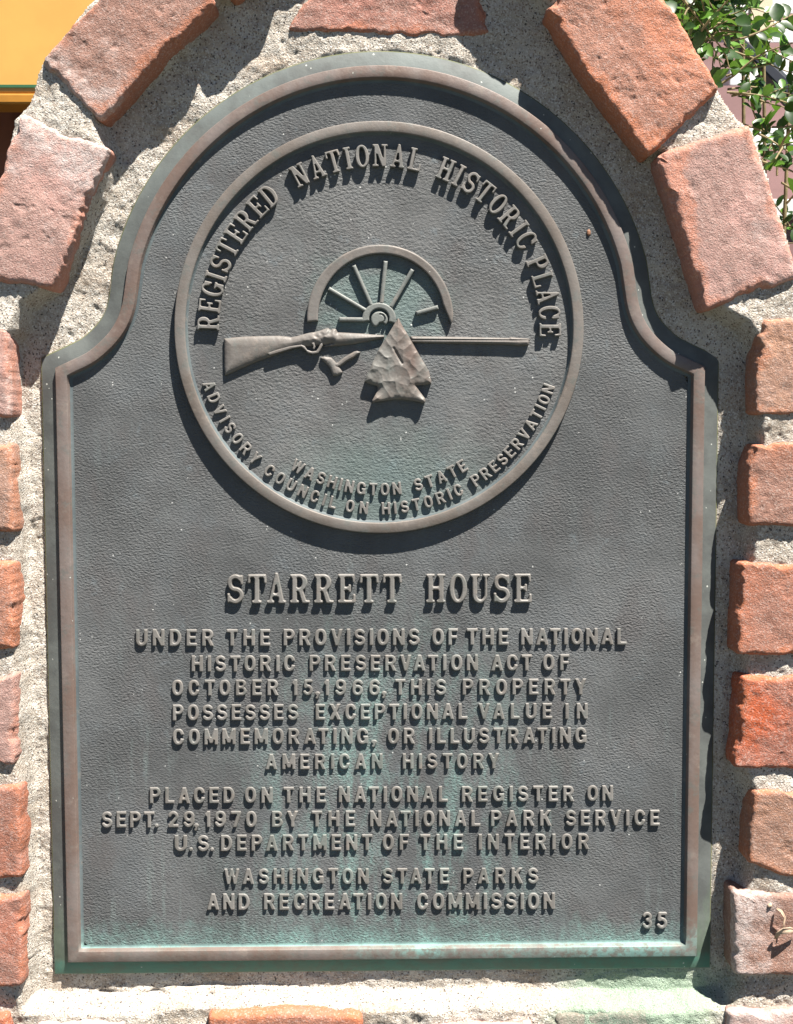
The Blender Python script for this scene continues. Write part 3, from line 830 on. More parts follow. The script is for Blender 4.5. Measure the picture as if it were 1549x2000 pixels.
def sans(c):
    t = 0.205; W = 0.70
    def G(w=W): return Glyph(w)
    def O(w=W): return G(w).add(ell(w / 2, .5, w / 2, .5, 56, 2.35)).cut(ell(w / 2, .5, w / 2 - t, .5 - .175, 48, 2.2))
    if c == 'A': return G(.74).add([(0, 0), (.21, 0), (.45, 1), (.265, 1)], [(.53, 0), (.74, 0), (.475, 1), (.29, 1)], bx(.17, .2, .57, .36))
    if c == 'B':
        g_ = G(.68).add([(0, 0)] + [(.40, 0)] + arc(.40, .28, .28, .28, -90, 90) + [(.38, .56)] + arc(.38, .76, .26, .24, -90, 90) + [(0, 1)])
        return g_.cut([(t, .16)] + arc(.40, .30, .09, .13, -90, 90, 8) + [(t, .43)], [(t, .60)] + arc(.38, .72, .08, .12, -90, 90, 8) + [(t, .84)])
    if c == 'C': return O().cut([(.46, .395), (.9, .33), (.9, .68), (.46, .61)])
    if c == 'D': return G(.69).add([(0, 0), (.33, 0)] + arc(.33, .5, .36, .5, -90, 90) + [(0, 1)]).cut([(t, .17), (.32, .17)] + arc(.32, .5, .165, .33, -90, 90, 10) + [(t, .83)])
    if c == 'E': return G(.61).add(bx(0, 0, t, 1), bx(0, 0, .61, .175), bx(0, .825, .60, 1), bx(0, .42, .55, .585))
    if c == 'F': return G(.58).add(bx(0, 0, t, 1), bx(0, .825, .58, 1), bx(0, .40, .53, .57))
    if c == 'G': return O(.72).cut([(.46, .44), (.95, .44), (.95, .68), (.46, .61)]).add(bx(.40, .36, .71, .51), bx(.56, .04, .71, .5))
    if c == 'H': return G().add(bx(0, 0, t, 1), bx(.49, 0, .695, 1), bx(0, .41, .69, .585))
    if c == 'I': return G(.21).add(bx(0, 0, .21, 1))
    if c == 'K': return G(.74).add(bx(0, 0, t, 1), [(.1, .28), (.1, .52), (.47, 1), (.71, 1)], [(.26, .52), (.42, .66), (.74, 0), (.49, 0)])
    if c == 'L': return G(.58).add(bx(0, 0, t, 1), bx(0, 0, .58, .18))
    if c == 'M': return G(.84).add(bx(0, 0, .19, 1), bx(.65, 0, .84, 1), [(.0, 1), (.22, 1), (.51, .1), (.33, .1)], [(.84, 1), (.62, 1), (.33, .1), (.51, .1)])
    if c == 'N': return G().add(bx(0, 0, .195, 1), bx(.505, 0, .70, 1), [(0, 1), (.21, 1), (.70, 0), (.49, 0)])
    if c == 'O': return O()
    if c in 'PR':
        g_ = G(.68 if c == 'P' else .71).add(bx(0, 0, t, 1), [(0, .39), (.38, .39)] + arc(.38, .695, .29, .305, -90, 90) + [(0, 1)])
        g_.cut([(t, .555), (.37, .555)] + arc(.37, .695, .10, .14, -90, 90, 8) + [(t, .835)])
        if c == 'R': g_.add([(.27, .46), (.48, .46), (.71, 0), (.48, 0)])
        return g_
    if c == 'S': return G(.66).stroke(arc(.33, .70, .225, .205, 25, 270, 22)[:-1] + arc(.33, .295, .235, .2, 90, -155, 22), .19)
    if c == 'T': return G(.65).add(bx(.222, 0, .428, 1), bx(0, .82, .65, 1))
    if c == 'U': return G(.69).add([(0, 1), (0, .33)] + arc(.345, .34, .345, .34, 180, 360, 20) + [(.69, 1)]).cut([(t, 1.1), (t, .33)] + arc(.345, .34, .345 - t, .16, 180, 360, 12) + [(.69 - t, 1.1)])
    if c == 'V': return G(.71).add([(0, 1), (.215, 1), (.45, 0), (.27, 0)], [(.71, 1), (.495, 1), (.26, 0), (.44, 0)])
    if c == 'W': return G(.98).add([(0, 1), (.19, 1), (.36, 0), (.2, 0)], [(.2, 0), (.36, 0), (.57, 1), (.42, 1)], [(.41, 1), (.56, 1), (.78, 0), (.62, 0)], [(.62, 0), (.78, 0), (.98, 1), (.79, 1)])
    if c == 'X': return G(.73).add([(0, 0), (.23, 0), (.71, 1), (.48, 1)], [(.5, 0), (.73, 0), (.25, 1), (.02, 1)])
    if c == 'Y': return G(.71).add(bx(.25, 0, .455, .5), [(0, 1), (.22, 1), (.455, .42), (.25, .36)], [(.71, 1), (.49, 1), (.25, .42), (.455, .36)])
    if c == '0': return O(.66)
    if c == '1': return G(.30).add(bx(.10, 0, .30, 1), [(.0, .70), (.0, .83), (.14, 1), (.22, 1), (.22, .72)])
    if c == '2': return G(.66).stroke(arc(.33, .69, .22, .22, 170, -25, 18) + [(.13, .12)], .185).add(bx(.02, 0, .65, .175))
    if c == '3': return G(.62).stroke(arc(.30, .72, .20, .19, 160, -90, 16) + arc(.30, .305, .215, .215, 90, -160, 18), .175)
    if c == '5': return G(.64).stroke([(.52, .91), (.19, .91), (.15, .56)] + arc(.31, .335, .22, .245, 125, -150, 20), .18)
    if c == '6': return G(.66).add(ell(.33, .325, .33, .325, 40, 2.2)).cut(ell(.33, .32, .14, .16, 30)).stroke(arc(.36, .55, .27, .36, 35, 180, 14) + [(.1, .4)], .185)
    if c == '9': return G(.66).add(ell(.33, .675, .33, .325, 40, 2.2)).cut(ell(.33, .68, .14, .16, 30)).stroke(arc(.30, .45, .27, .36, 215, 360, 14) + [(.56, .6)], .185)
    if c == '7': return G(.62).add(bx(0, .82, .62, 1), [(.13, 0), (.34, 0), (.62, .84), (.40, .84)])
    if c == '.': return G(.22).add(ell(.11, .11, .115, .115, 20))
    if c == ',': return G(.24).add(ell(.12, .12, .13, .13, 20)).stroke([(.16, .08), (.08, -.16)], .11)
    raise ValueError(c)
def serif(c):
    t = .15; h = .085; b_ = .088
    def G(w=.64): return Glyph(w)
    def stem(g_, x, y0=0, y1=1, foot=(1, 1), head=(1, 1), e=.085):
        g_.add(bx(x, y0, x + t, y1))
        if any(foot): g_.add(bx(x - e * foot[0], y0, x + t + e * foot[1], y0 + h))
        if any(head): g_.add(bx(x - e * head[0], y1 - h, x + t + e * head[1], y1))
        return g_
    def O(w=.60): return G(w).add(ell(w / 2, .5, w / 2, .51, 52, 2.1)).cut(ell(w / 2, .5, w / 2 - t, .5 - b_, 44, 2.0))
    if c == 'A': return G(.66).add([(.06, 0), (.145, 0), (.35, .93), (.29, 1.06)], [(.44, 0), (.60, 0), (.37, 1.06), (.27, 1.06)], bx(.15, .24, .5, .33), bx(0, 0, .24, h), bx(.40, 0, .66, h))
    if c == 'C': return O(.62).cut(bx(.40, .31, .9, .66)).add(bx(.52, .60, .60, .93))
    if c == 'G': return O(.63).cut(bx(.40, .40, .9, .66)).add(bx(.53, .60, .61, .93), bx(.36, .36, .66, .45), bx(.47, .03, .61, .42))
    if c == 'D': return G(.62).add([(0, 0), (.26, 0)] + arc(.26, .5, .36, .5, -90, 90) + [(0, 1)]).cut([(.06 + t, b_), (.25, b_)] + arc(.25, .5, .205, .4, -90, 90, 12) + [(.06 + t, 1 - b_)], bx(-.1, h, .06, 1 - h))
    if c == 'E':
        return stem(G(.60), .07, e=.07).add(bx(.1, 0, .58, b_), bx(.1, 1 - b_, .56, 1), bx(.1, .46, .42, .55), [(.5, 0), (.60, 0), (.60, .30), (.53, .30)], [(.48, 1), (.57, 1), (.57, .72), (.51, .72)], bx(.37, .38, .44, .64))
    if c == 'H': g_ = stem(G(.68), .07, e=.07); stem(g_, .445, e=.07); return g_.add(bx(.1, .46, .6, .56))
    if c == 'I': return stem(G(.33), .08, e=.08)
    if c == 'L': return stem(G(.58), .07, e=.07).add(bx(.1, 0, .56, b_), [(.48, 0), (.58, 0), (.58, .32), (.51, .32)])
    if c == 'N': return G(.68).add(bx(.08, 0, .17, 1), bx(.51, 0, .60, 1), [(.06, 1), (.25, 1), (.60, 0), (.44, 0)], bx(0, 0, .27, h), bx(0, 1 - h, .2, 1), bx(.41, 1 - h, .68, 1))
    if c == 'O': return O()
    if c in 'PR':
        g_ = stem(G(.60 if c == 'P' else .68), .07, e=.07, head=(1, 0))
        g_.add([(.2, .43), (.34, .43)] + arc(.34, .715, .25, .285, -90, 90) + [(.2, 1)]).cut([(.07 + t, .52), (.32, .52)] + arc(.32, .715, .10, .195, -90, 90, 10) + [(.07 + t, .91)])
        if c == 'R': g_.add([(.28, .47), (.42, .47), (.56, .06), (.42, 0)]).add(bx(.44, 0, .68, h))
        return g_
    if c == 'S': return G(.60).stroke(arc(.30, .715, .205, .225, 35, 272, 22)[:-1] + arc(.30, .275, .215, .215, 90, -150, 22), .13).add(bx(.475, .66, .555, .97), bx(.02, .03, .10, .34))
    if c == 'T': return stem(G(.66), .2475, head=(0, 0)).add(bx(.02, 1 - b_, .64, 1), [(.02, 1), (.10, 1), (.08, .70), (.0, .70)], [(.64, 1), (.56, 1), (.58, .70), (.66, .70)])
    if c == 'U': return G(.68).add([(.08, 1), (.08, .28)] + arc(.33, .28, .25, .29, 180, 360, 20) + [(.58, 1)]).cut([(.08 + t, 1.1), (.08 + t, .28)] + arc(.33 + .03, .28, .145, .18, 180, 360, 12) + [(.505, 1.1)]).add(bx(0, 1 - h, .33, 1), bx(.44, 1 - h, .68, 1))
    raise ValueError(c)

class Text:
    def __init__(s): s.v = []; s.f = []; s.m = []; s.n = 0
    def put(s, font, ch, fn, h, zb):
        """fn maps glyph coordinates to wall (x, y); h is the relief in wall units"""
        w, lps, mid, ins, tri = glyph(font, ch)
        base = s.n; start = []
        for rows, z in (([q + n * 0.04 for q, n in lps], zb - 0.6), ([q for q, n in lps], zb + h * 0.70), (mid, zb + h * 0.90), (ins, zb + h)):
            for q in rows:
                x, y = fn(q[:, 0], q[:, 1])
                s.v.append(to_m(x, y, z)); start.append((s.n, len(q))); s.n += len(q)
        k = len(lps)
        for lvl in range(3):
            for a in range(k):
                o0, n0 = start[lvl * k + a]; o1, _ = start[(lvl + 1) * k + a]
                for i in range(n0):
                    j = (i + 1) % n0
                    s.f.append((o0 + i, o0 + j, o1 + j, o1 + i)); s.m.append(1 if lvl == 0 else 0)
        flat = []
        for a in range(k):
            o3, n3 = start[3 * k + a]; flat += list(range(o3, o3 + n3))
        for t in tri: s.f.append(tuple(flat[i] for i in t)); s.m.append(0)
    def build(s, label):
        me = mesh_np(np.vstack(s.v), s.f, 'lettering', False, s.m)
        o = link(me, 'lettering', [M_FACE, M_SIDE], PLQ)
        o['label'] = label
        return o
KERN = {'VA': .17, 'AV': .17, 'AT': .13, 'TA': .13, 'LA': .04, 'AC': .05, 'RT': .06, 'TY': .06, 'PA': .08, 'WA': .10, 'KS': .04, 'RV': .06, 'RY': .07, 'AY': .1, 'EX': .02, 'PT': .06, 'LT': .1, 'ST': .03, 'TO': .05, 'CT': .03, 'LU': 0, 'RA': .02}
def kerns(txt, h): return [KERN.get(a + b_, 0) * h for a, b_ in zip(txt[:-1], txt[1:])] + [0]
def line(words, base, top, h, font, label, zb=0.0, jig=0.35, seed=1):
    """words: (text, x0, x1) in photo pixels; base and top: y at x = 300 and x = 1200"""
    T = Text(); r = random.Random(seed * 7 + len(words))
    yb = lambda x: base[0] + (base[1] - base[0]) * (x - 300) / 900
    yt = lambda x: top[0] + (top[1] - top[0]) * (x - 300) / 900
    for txt, x0, x1 in words:
        ch_px = yb(x0) - yt(x0)
        ws = [glyph(font, c)[0] * ch_px for c in txt]
        kn = kerns(txt, ch_px)
        gap = (x1 - x0 - sum(ws) + sum(kn)) / max(1, len(txt) - 1)
        k = 1.0
        gmin = 0.12 * ch_px
        if len(txt) > 1 and gap < gmin:
            k = (x1 - x0 + sum(kn) - gmin * (len(txt) - 1)) / sum(ws); gap = gmin
        if len(txt) == 1: k = (x1 - x0) / ws[0]
        x = x0
        for c, w, kk_ in zip(txt, ws, kn):
            dx, dy = r.uniform(-jig, jig), r.uniform(-jig, jig)
            p0 = np.array(P(x + dx, yb(x) + dy, zb + h)); p1 = np.array(P(x + dx + w * k, yb(x + w * k) + dy, zb + h)); p2 = np.array(P(x + dx, yt(x) + dy, zb + h))
            gw = glyph(font, c)[0]
            ex = (p1 - p0) / gw; ey = (p2 - p0)
            T.put(font, c, lambda gx, gy, p0=p0, ex=ex, ey=ey: (p0[0] + gx * ex[0] + gy * ey[0], p0[1] + gx * ex[1] + gy * ey[1]), h * r.uniform(0.93, 1.05), zb)
            x += w * k + gap - kk_
    return T.build(label)
line([('STARRETT', 443, 784.4), ('HOUSE', 833, 1038)], (1179, 1176.5), (1123.2, 1121), 9.6, 'serif', 'large raised serif line reading STARRETT HOUSE', seed=2)
BH = 6.0
line([('UNDER', 265.2, 417.9), ('THE', 443, 528), ('PROVISIONS', 553.9, 819.6), ('OF', 844.7, 894.4), ('THE', 911.9, 993.8), ('NATIONAL', 1018, 1224)], (1262, 1259.4), (1229.6, 1227.3), BH, 'sans', 'raised line reading UNDER THE PROVISIONS OF THE NATIONAL', seed=3)
line([('HISTORIC', 374.3, 576.4), ('PRESERVATION', 604.2, 933.7), ('ACT', 959.9, 1038.8), ('OF', 1061, 1112)], (1312.4, 1309.5), (1281.2, 1278.3), BH, 'sans', 'raised line reading HISTORIC PRESERVATION ACT OF', seed=4)
line([('OCTOBER', 335.7, 543.8), ('15', 571, 610.8), (',', 616, 625), ('1966', 633, 741.5), (',', 746, 755), ('THIS', 771.9, 871.6), ('PROPERTY', 903.5, 1145.5)], (1359.4, 1357), (1328.8, 1325.8), BH, 'sans', 'raised line reading OCTOBER 15,1966, THIS PROPERTY', seed=5)
line([('POSSESSES', 337, 582.4), ('EXCEPTIONAL', 616.6, 912.9), ('VALUE', 934.7, 1078.4), ('IN', 1104, 1147.9)], (1408, 1404), (1377, 1373.6), BH, 'sans', 'raised line reading POSSESSES EXCEPTIONAL VALUE IN', seed=6)
line([('COMMEMORATING', 337.3, 719.5), (',', 726, 736), ('OR', 757.5, 810.5), ('ILLUSTRATING', 838, 1145.5)], (1455, 1451.7), (1424, 1421.3), BH, 'sans', 'raised line reading COMMEMORATING, OR ILLUSTRATING', seed=7)
line([('AMERICAN', 518.6, 746.9), ('HISTORY', 786.3, 975)], (1504.2, 1500.8), (1474, 1471), BH, 'sans', 'raised line reading AMERICAN HISTORY', seed=8)
line([('PLACED', 292.3, 457.8), ('ON', 478.4, 532), ('THE', 553.3, 636.8), ('NATIONAL', 661.9, 874.8), ('REGISTER', 902, 1121.9), ('ON', 1147.3, 1197.5)], (1569.8, 1565), (1538.7, 1534.8), BH, 'sans', 'raised line reading PLACED ON THE NATIONAL REGISTER ON', seed=9)
line([('SEPT', 198.7, 301), ('.', 302.5, 309.5), ('29', 328, 379), (',', 379, 388), ('1970', 401, 501), ('BY', 531, 582.5), ('THE', 608.7, 693.7), ('NATIONAL', 722.9, 938.4), ('PARK', 959, 1078), ('SERVICE', 1105, 1288.5)], (1616.6, 1613.3), (1585.5, 1582.6), BH, 'sans', 'raised line reading SEPT. 29,1970 BY THE NATIONAL PARK SERVICE', seed=10)
line([('U', 341, 365), ('.', 369, 376), ('S', 386, 407.5), ('.', 410.5, 417.5), ('DEPARTMENT', 431.6, 727.4), ('OF', 747.2, 798.8), ('THE', 820.5, 904.7), ('INTERIOR', 934.7, 1151)], (1663.4, 1659), (1632, 1628.6), BH, 'sans', 'raised line reading U.S. DEPARTMENT OF THE INTERIOR', seed=11)
line([('WASHINGTON', 438, 720), ('STATE', 747.2, 877.4), ('PARKS', 904.7, 1051.5)], (1728, 1725.8), (1698, 1695), BH, 'sans', 'raised line reading WASHINGTON STATE PARKS', seed=12)
line([('AND', 404.6, 487), ('RECREATION', 515, 785.7), ('COMMISSION', 814.9, 1083.7)], (1778, 1776.3), (1746.8, 1744), BH, 'sans', 'raised line reading AND RECREATION COMMISSION', seed=13)
line([('3', 1255.5, 1274.5), ('5', 1282.4, 1304)], (1814.8, 1814.6), (1782.5, 1782), BH, 'sans', 'raised number 35 in the lower right corner', seed=14)

K = 0.9665          # wall units per photo pixel on the seal
def ring_text(words, r_base, r_cap, h, font, label, inward=False, zb=DZ, seed=1):
    """words: (text, start angle, end angle) measured anticlockwise from the right; inward = tops point at the centre"""
    T = Text(); r = random.Random(seed)
    rb, rc = r_base * K, r_cap * K
    for txt, a0, a1 in words:
        ch_ = abs(rc - rb); rm = (rb + rc) / 2
        tot = math.radians(abs(a1 - a0)) * rm
        ws = [glyph(font, c)[0] * ch_ for c in txt]
        gap = (tot - sum(ws)) / (len(txt) - 1); k = 1.0; gmin = 0.10 * ch_
        if gap < gmin: k = (tot - gmin * (len(txt) - 1)) / sum(ws); gap = gmin
        s = 0.0; sg = 1 if inward else -1
        for c, w in zip(txt, ws):
            mid = s + w * k / 2
            a = math.radians(a0) + sg * mid / rm + r.uniform(-.001, .001)
            ca, sa = math.cos(a), math.sin(a)
            ux, uy = (-sa, ca) if inward else (sa, -ca)           # reading direction
            px_, py_ = (-ca, -sa) if inward else (ca, sa)         # cap direction
            gw = glyph(font, c)[0]
            def fn(gx, gy, ca=ca, sa=sa, ux=ux, uy=uy, px_=px_, py_=py_, gw=gw, kk=k):
                dx = (gx - gw / 2) * ch_ * kk
                return SX + rb * ca + dx * ux + gy * ch_ * px_, SY + rb * sa + dx * uy + gy * ch_ * py_
            T.put(font, c, fn, h * r.uniform(0.95, 1.05), zb)
            s += w * k + gap
    return T.build(label)
ring_text([('REGISTERED', 180.2, 127.3), ('NATIONAL', 119.8, 75.7), ('HISTORIC', 69.6, 28.6), ('PLACE', 24.4, -2.4)], 311.5, 353.5, 11.5, 'serif', 'raised serif arc reading REGISTERED NATIONAL HISTORIC PLACE', seed=21)
ring_text([('ADVISORY', 196.6, 227.0), ('COUNCIL', 230.3, 255.8), ('ON', 258.9, 266.1), ('HISTORIC', 270.4, 297.4), ('PRESERVATION', 301.4, 342.0)], 361.5, 337.5, 6.8, 'sans', 'raised arc reading ADVISORY COUNCIL ON HISTORIC PRESERVATION', inward=True, seed=22)
ring_text([('WASHINGTON', 236.6, 277.6), ('STATE', 282.4, 302.6)], 324, 299.5, 6.8, 'sans', 'short raised arc reading WASHINGTON STATE', inward=True, seed=23)

# ------------------------------------------------------------------ the seal's emblem
def relief(name, poly_px, zb, zt, prof, mats, parent, cell=1.15, zp=None, extra=None, holes=()):
    """a cast relief: outline traced on the plane zp, height prof(distance inside, x, y) above zb"""
    pw = PX(poly_px, zt if zp is None else zp)
    x0, y0 = pw.min(0) - 3; x1, y1 = pw.max(0) + 3
    X, Y = np.meshgrid(np.arange(x0, x1, cell), np.arange(y0, y1, cell))
    d = sd_poly(pw, X, Y)
    for hp in holes: d = np.maximum(d, -sd_poly(PX(hp, zt), X, Y))
    gy_, gx_ = np.gradient(d, cell)
    out = (d > 0) & (d < cell * 1.6)
    X2 = np.where(out, X - gx_ * d, X); Y2 = np.where(out, Y - gy_ * d, Y)
    Zt = zb + prof(np.clip(-d, 0, None), X, Y)
    ins = d <= 0
    okm = ins | out
    Zt = np.where(out, zb + prof(np.zeros_like(d), X, Y), Zt)
    idx = np.full(d.shape, -1); idx[okm] = np.arange(okm.sum())
    cells_in = (ins[:-1, :-1].astype(int) + ins[:-1, 1:] + ins[1:, 1:] + ins[1:, :-1]) >= 1
    qd = np.stack([idx[:-1, :-1], idx[:-1, 1:], idx[1:, 1:], idx[1:, :-1]], -1)
    good = cells_in & (qd >= 0).all(-1)
    F = qd[good]
    V = to_m(X2[okm], Y2[okm], Zt[okm])
    # skirt down to the plate
    e = np.vstack([F[:, [0, 1]], F[:, [1, 2]], F[:, [2, 3]], F[:, [3, 0]]])
    es = set(map(tuple, e.tolist())); bd = [(a, b) for a, b in es if (b, a) not in es]
    n0 = len(V); mp = {}; V2 = []; SK = []
    for a, b in bd:
        for q in (a, b):
            if q not in mp:
                mp[q] = n0 + len(V2); V2.append((V[q][0], -(zb - 0.6) * S, V[q][2]))
        SK.append([b, a, mp[a], mp[b]])
    V = np.vstack([V, np.array(V2)])
    FF = np.vstack([F, np.array(SK)]); fm = [0] * len(F) + [1] * len(SK)
    return link(mesh_np(V, FF, name, np.array([True] * len(F) + [False] * len(SK)), fm), name, mats, parent)
def flat(h, r):
    return lambda d, x, y: h - np.clip(r - d, 0, r) ** 2 / r * 0.6
def rnd(h, r):
    return lambda d, x, y: h * np.sqrt(np.clip(1 - (1 - np.clip(d / r, 0, 1)) ** 2, 0, 1)) * 0.75 + h * 0.25

WZ = 11.0
# wheel: felloe, hub, spokes
wa = [(cx_, cy_) for cx_, cy_ in arc(742.5, 620, 143, 142.5, 176.5, 352, 70)]
wi = [(cx_, cy_) for cx_, cy_ in arc(744.5, 620, 123.5, 124.5, 348, 177, 64)]
wheel = relief('wagon_wheel', wa + [(885.5, 612), (884.5, 626), (881, 632)] + wi, DZ, DZ + WZ, flat(WZ, 3.0), [M_RELIEF, M_SIDE], PLQ)
wheel['label'] = 'broken half of a wagon wheel in raised bronze'
hub = arc(740.5, 622, 33, 31, 168, 378, 36) + arc(740.5, 622, 19.5, 19.5, 378, 168, 30)
relief('hub', hub, DZ, DZ + WZ - 1, flat(WZ - 1, 2.5), [M_SPOKE, M_SIDE], wheel)
boss = arc(741, 624, 16.5, 16, 125, 395, 30) + [(752, 634), (748, 629), (741, 631), (736, 637)]
relief('hub_boss', boss, DZ, DZ + WZ - 2, lambda d, x, y: 8.5 - np.clip(3 - d, 0, 3) ** 2 / 3 * .6 - 3.0 * (np.abs(np.hypot(x - P(743, 622, 15)[0], y - P(743, 622, 15)[1]) - 8.3) < 1.5) * (x > P(739, 0, 15)[0]), [M_SPOKE, M_SIDE], wheel, cell=0.8)
def bar(p, q, w):
    p = np.array(p, float); q = np.array(q, float); t = (q - p) / np.hypot(*(q - p)); n = np.array([-t[1], t[0]]) * w / 2
    return [tuple(p + n), tuple(q + n), tuple(q - n), tuple(p - n)]
for p_, q_, w_ in [((662, 623.5), (712, 624), 8.5), ((642, 563), (716, 607), 7.6), ((691, 518), (726, 597), 7.6), ((753.5, 509.5), (745, 593), 7.8), ((806, 526), (763, 600), 7.8), ((813, 611.5), (856, 599.5), 8.2)]:
    relief('spoke', bar(p_, q_, w_), DZ, DZ + WZ, flat(WZ - 1.0, 3.0), [M_SPOKE, M_SIDE], wheel)

def Z3(pts): return [(420 + x / 2.42, 450 + y / 2.42) for x, y in pts]
def Z8(pts): return [(420 + x / 5.163, 600 + y / 5.163) for x, y in pts]
RH = 11.5
stock = Z8([(86, 312), (180, 302), (300, 292), (460, 288), (640, 284), (720, 292), (770, 300), (820, 288), (880, 272), (940, 256), (1000, 247), (1060, 232), (1110, 212), (1140, 206), (1165, 226),
            (1190, 212), (1218, 216), (1236, 250), (1300, 252), (1549, 266)]) + Z3([(700, 487), (800, 494), (800, 506), (730, 522), (650, 537), (580, 545), (500, 548)]) + Z8([(1180, 365), (1060, 382), (960, 392), (880, 396), (780, 418), (640, 468), (540, 504), (400, 556), (250, 620), (140, 670), (95, 688), (88, 600)])
def stock_prof(d, x, y):
    z = 11.5 * np.sqrt(np.clip(1 - (1 - np.clip(d / 19, 0, 1)) ** 2, 0, 1)) * 0.72 + 3.4
    lx, ly = P(420 + 1060 / 5.163, 600 + 290 / 5.163, 17)
    lock = np.exp(-((x - lx) / 26) ** 2 - ((y - ly) / 9) ** 2)
    z = z + 1.6 * lock + 6.0 * lock * fbm(x, y, 11, 2, 6) * np.clip(d / 3, 0, 1)
    return z + 0.25 * fbm(x, y, 9, 2, 3)
rifle = relief('rifle', stock, DZ, DZ + 12, stock_prof, [M_RELIEF, M_SIDE], PLQ, cell=1.0)
rifle['label'] = 'long rifle with a stock and lock lying behind the arrowhead, raised bronze'
barrel = Z3([(925, 499), (1100, 501), (1250, 504), (1390, 507), (1400, 503), (1440, 507), (1485, 510), (1492, 514), (1484, 542), (1440, 545), (1380, 540), (1200, 536), (925, 530)])
def barrel_prof(d, x, y):
    z = 10.5 * np.sqrt(np.clip(1 - (1 - np.clip(d / 6.0, 0, 1)) ** 2, 0, 1)) * 0.6 + 4.2
    yl = P(600, 450 + 519 / 2.42, 17)[1]
    return z - 2.6 * np.exp(-((y - yl + 0.004 * (x - 120)) / 1.1) ** 2) * (d > 1)
relief('barrel', barrel, DZ, DZ + 11, barrel_prof, [M_RELIEF, M_SIDE], rifle, cell=0.8)
guard = Z8([(530, 462), (620, 430), (760, 392), (870, 378), (905, 392), (930, 430), (975, 445), (1020, 440), (1042, 410), (1060, 372), (1080, 360), (1085, 385), (1062, 430), (1040, 464), (985, 474), (935, 462), (900, 425), (870, 402), (780, 418), (650, 458), (548, 488)])
relief('trigger_guard', guard, DZ, DZ + 13.5, flat(13.0, 2.0), [M_RELIEF, M_SIDE], rifle, cell=0.7)
relief('trigger', Z8([(975, 360), (1000, 356), (1012, 400), (1000, 425), (985, 418), (990, 395)]), DZ, DZ + 14, flat(13.6, 1.5), [M_RELIEF, M_SIDE], rifle, cell=0.6)
pipe = relief('pipe_bowl', Z8([(1062, 508), (1100, 494), (1172, 506), (1206, 540), (1222, 562), (1288, 655), (1262, 676), (1232, 692), (1188, 690), (1160, 620), (1138, 585), (1090, 540)]), DZ, DZ + 9.5, lambda d, x, y: 8.8 * np.sqrt(np.clip(1 - (1 - np.clip(d / 9, 0, 1)) ** 2, 0, 1)) * .5 + 4.8 + .6 * fbm(x, y, 7, 2, 3), [M_RELIEF, M_SIDE], PLQ, cell=0.7)
pipe['label'] = 'small bent tobacco pipe bowl below the rifle, raised bronze'
relief('pipe_stem', Z8([(1236, 556), (1300, 504), (1400, 446), (1430, 438), (1468, 448), (1464, 462), (1404, 508), (1330, 548), (1262, 598), (1225, 612), (1190, 590), (1205, 562)]), DZ, DZ + 9, lambda d, x, y: 8.2 * np.sqrt(np.clip(1 - (1 - np.clip(d / 4, 0, 1)) ** 2, 0, 1)) * .6 + 3.6, [M_RELIEF, M_SIDE], pipe, cell=0.7)
def Z7(pts): return [(680 + x / 7.745, 600 + y / 7.745) for x, y in pts]
AH = 17.0
flakes = [(742, 400, 1.0), (690, 560, .8), (830, 560, 1.0), (600, 650, 1.0), (745, 730, 1.9), (930, 680, 1.1), (520, 830, 1.2), (650, 850, .8), (880, 860, .9), (1040, 830, 1.0), (420, 1060, 1.6), (560, 1010, 1.2), (680, 980, 1.3),
          (830, 1050, 1.9), (960, 960, 1.2), (1110, 1060, 1.6), (650, 1240, 1.6), (800, 1230, 1.2), (930, 1300, 1.3), (530, 1280, 1.0), (1050, 1300, 1.0), (740, 1340, .8), (760, 250, .6), (340, 1130, 1.0), (1200, 1120, 1.0)]
FL = [(*P(680 + a / 7.745, 600 + b_ / 7.745, DZ + AH), w) for a, b_, w in flakes]
def arrow_prof(d, x, y):
    wx = x + 2.2 * fbm(x, y, 12, 2, 2); wy = y + 2.2 * fbm(x, y, 12, 2, 7)
    m = np.full(x.shape, 9.0)
    for k_, (cx_, cy_, w) in enumerate(FL):
        th = 0.9 * math.sin(k_ * 2.4); c_, s_ = math.cos(th), math.sin(th)
        a_ = (wx - cx_) * c_ + (wy - cy_) * s_; b2 = -(wx - cx_) * s_ + (wy - cy_) * c_
        m = np.minimum(m, 0.026 * a_ ** 2 + 0.009 * b2 ** 2 + 1.2 - 1.2 * w)
    m = 0.62 * m
    z = AH - 2.0 + np.clip(m, -3, 4.0) - 6.0 * np.exp(-d / 4.0) + 1.5 * np.clip(d / 25, 0, 1)
    gx1, gy1 = P(680 + 690 / 7.745, 600 + 620 / 7.745, DZ + AH); gx2, gy2 = P(680 + 815 / 7.745, 600 + 845 / 7.745, DZ + AH)
    ex, ey = gx2 - gx1, gy2 - gy1; tt = np.clip(((x - gx1) * ex + (y - gy1) * ey) / (ex * ex + ey * ey), 0, 1)
    z = z - 3.2 * np.exp(-(np.hypot(x - gx1 - ex * tt, y - gy1 - ey * tt) / 2.2) ** 2)
    return z + 0.6 * fbm(x, y, 9, 2, 4)
arrow = relief('arrowhead', Z7([(752, 165), (770, 168), (830, 290), (920, 440), (1080, 720), (1160, 850), (1225, 965), (1262, 1110), (1262, 1150), (1185, 1168), (1025, 1183), (1036, 1205), (1095, 1285), (1168, 1385), (1172, 1420), (1156, 1450),
                               (1040, 1425), (900, 1400), (780, 1392), (640, 1400), (500, 1418), (368, 1440), (362, 1410), (400, 1345), (438, 1280), (448, 1215), (430, 1183), (330, 1160), (248, 1120), (262, 1070), (330, 930), (400, 770), (490, 590), (610, 400), (690, 265)]),
               DZ, DZ + AH, arrow_prof, [M_ARROW, M_SIDE], PLQ, cell=0.8)
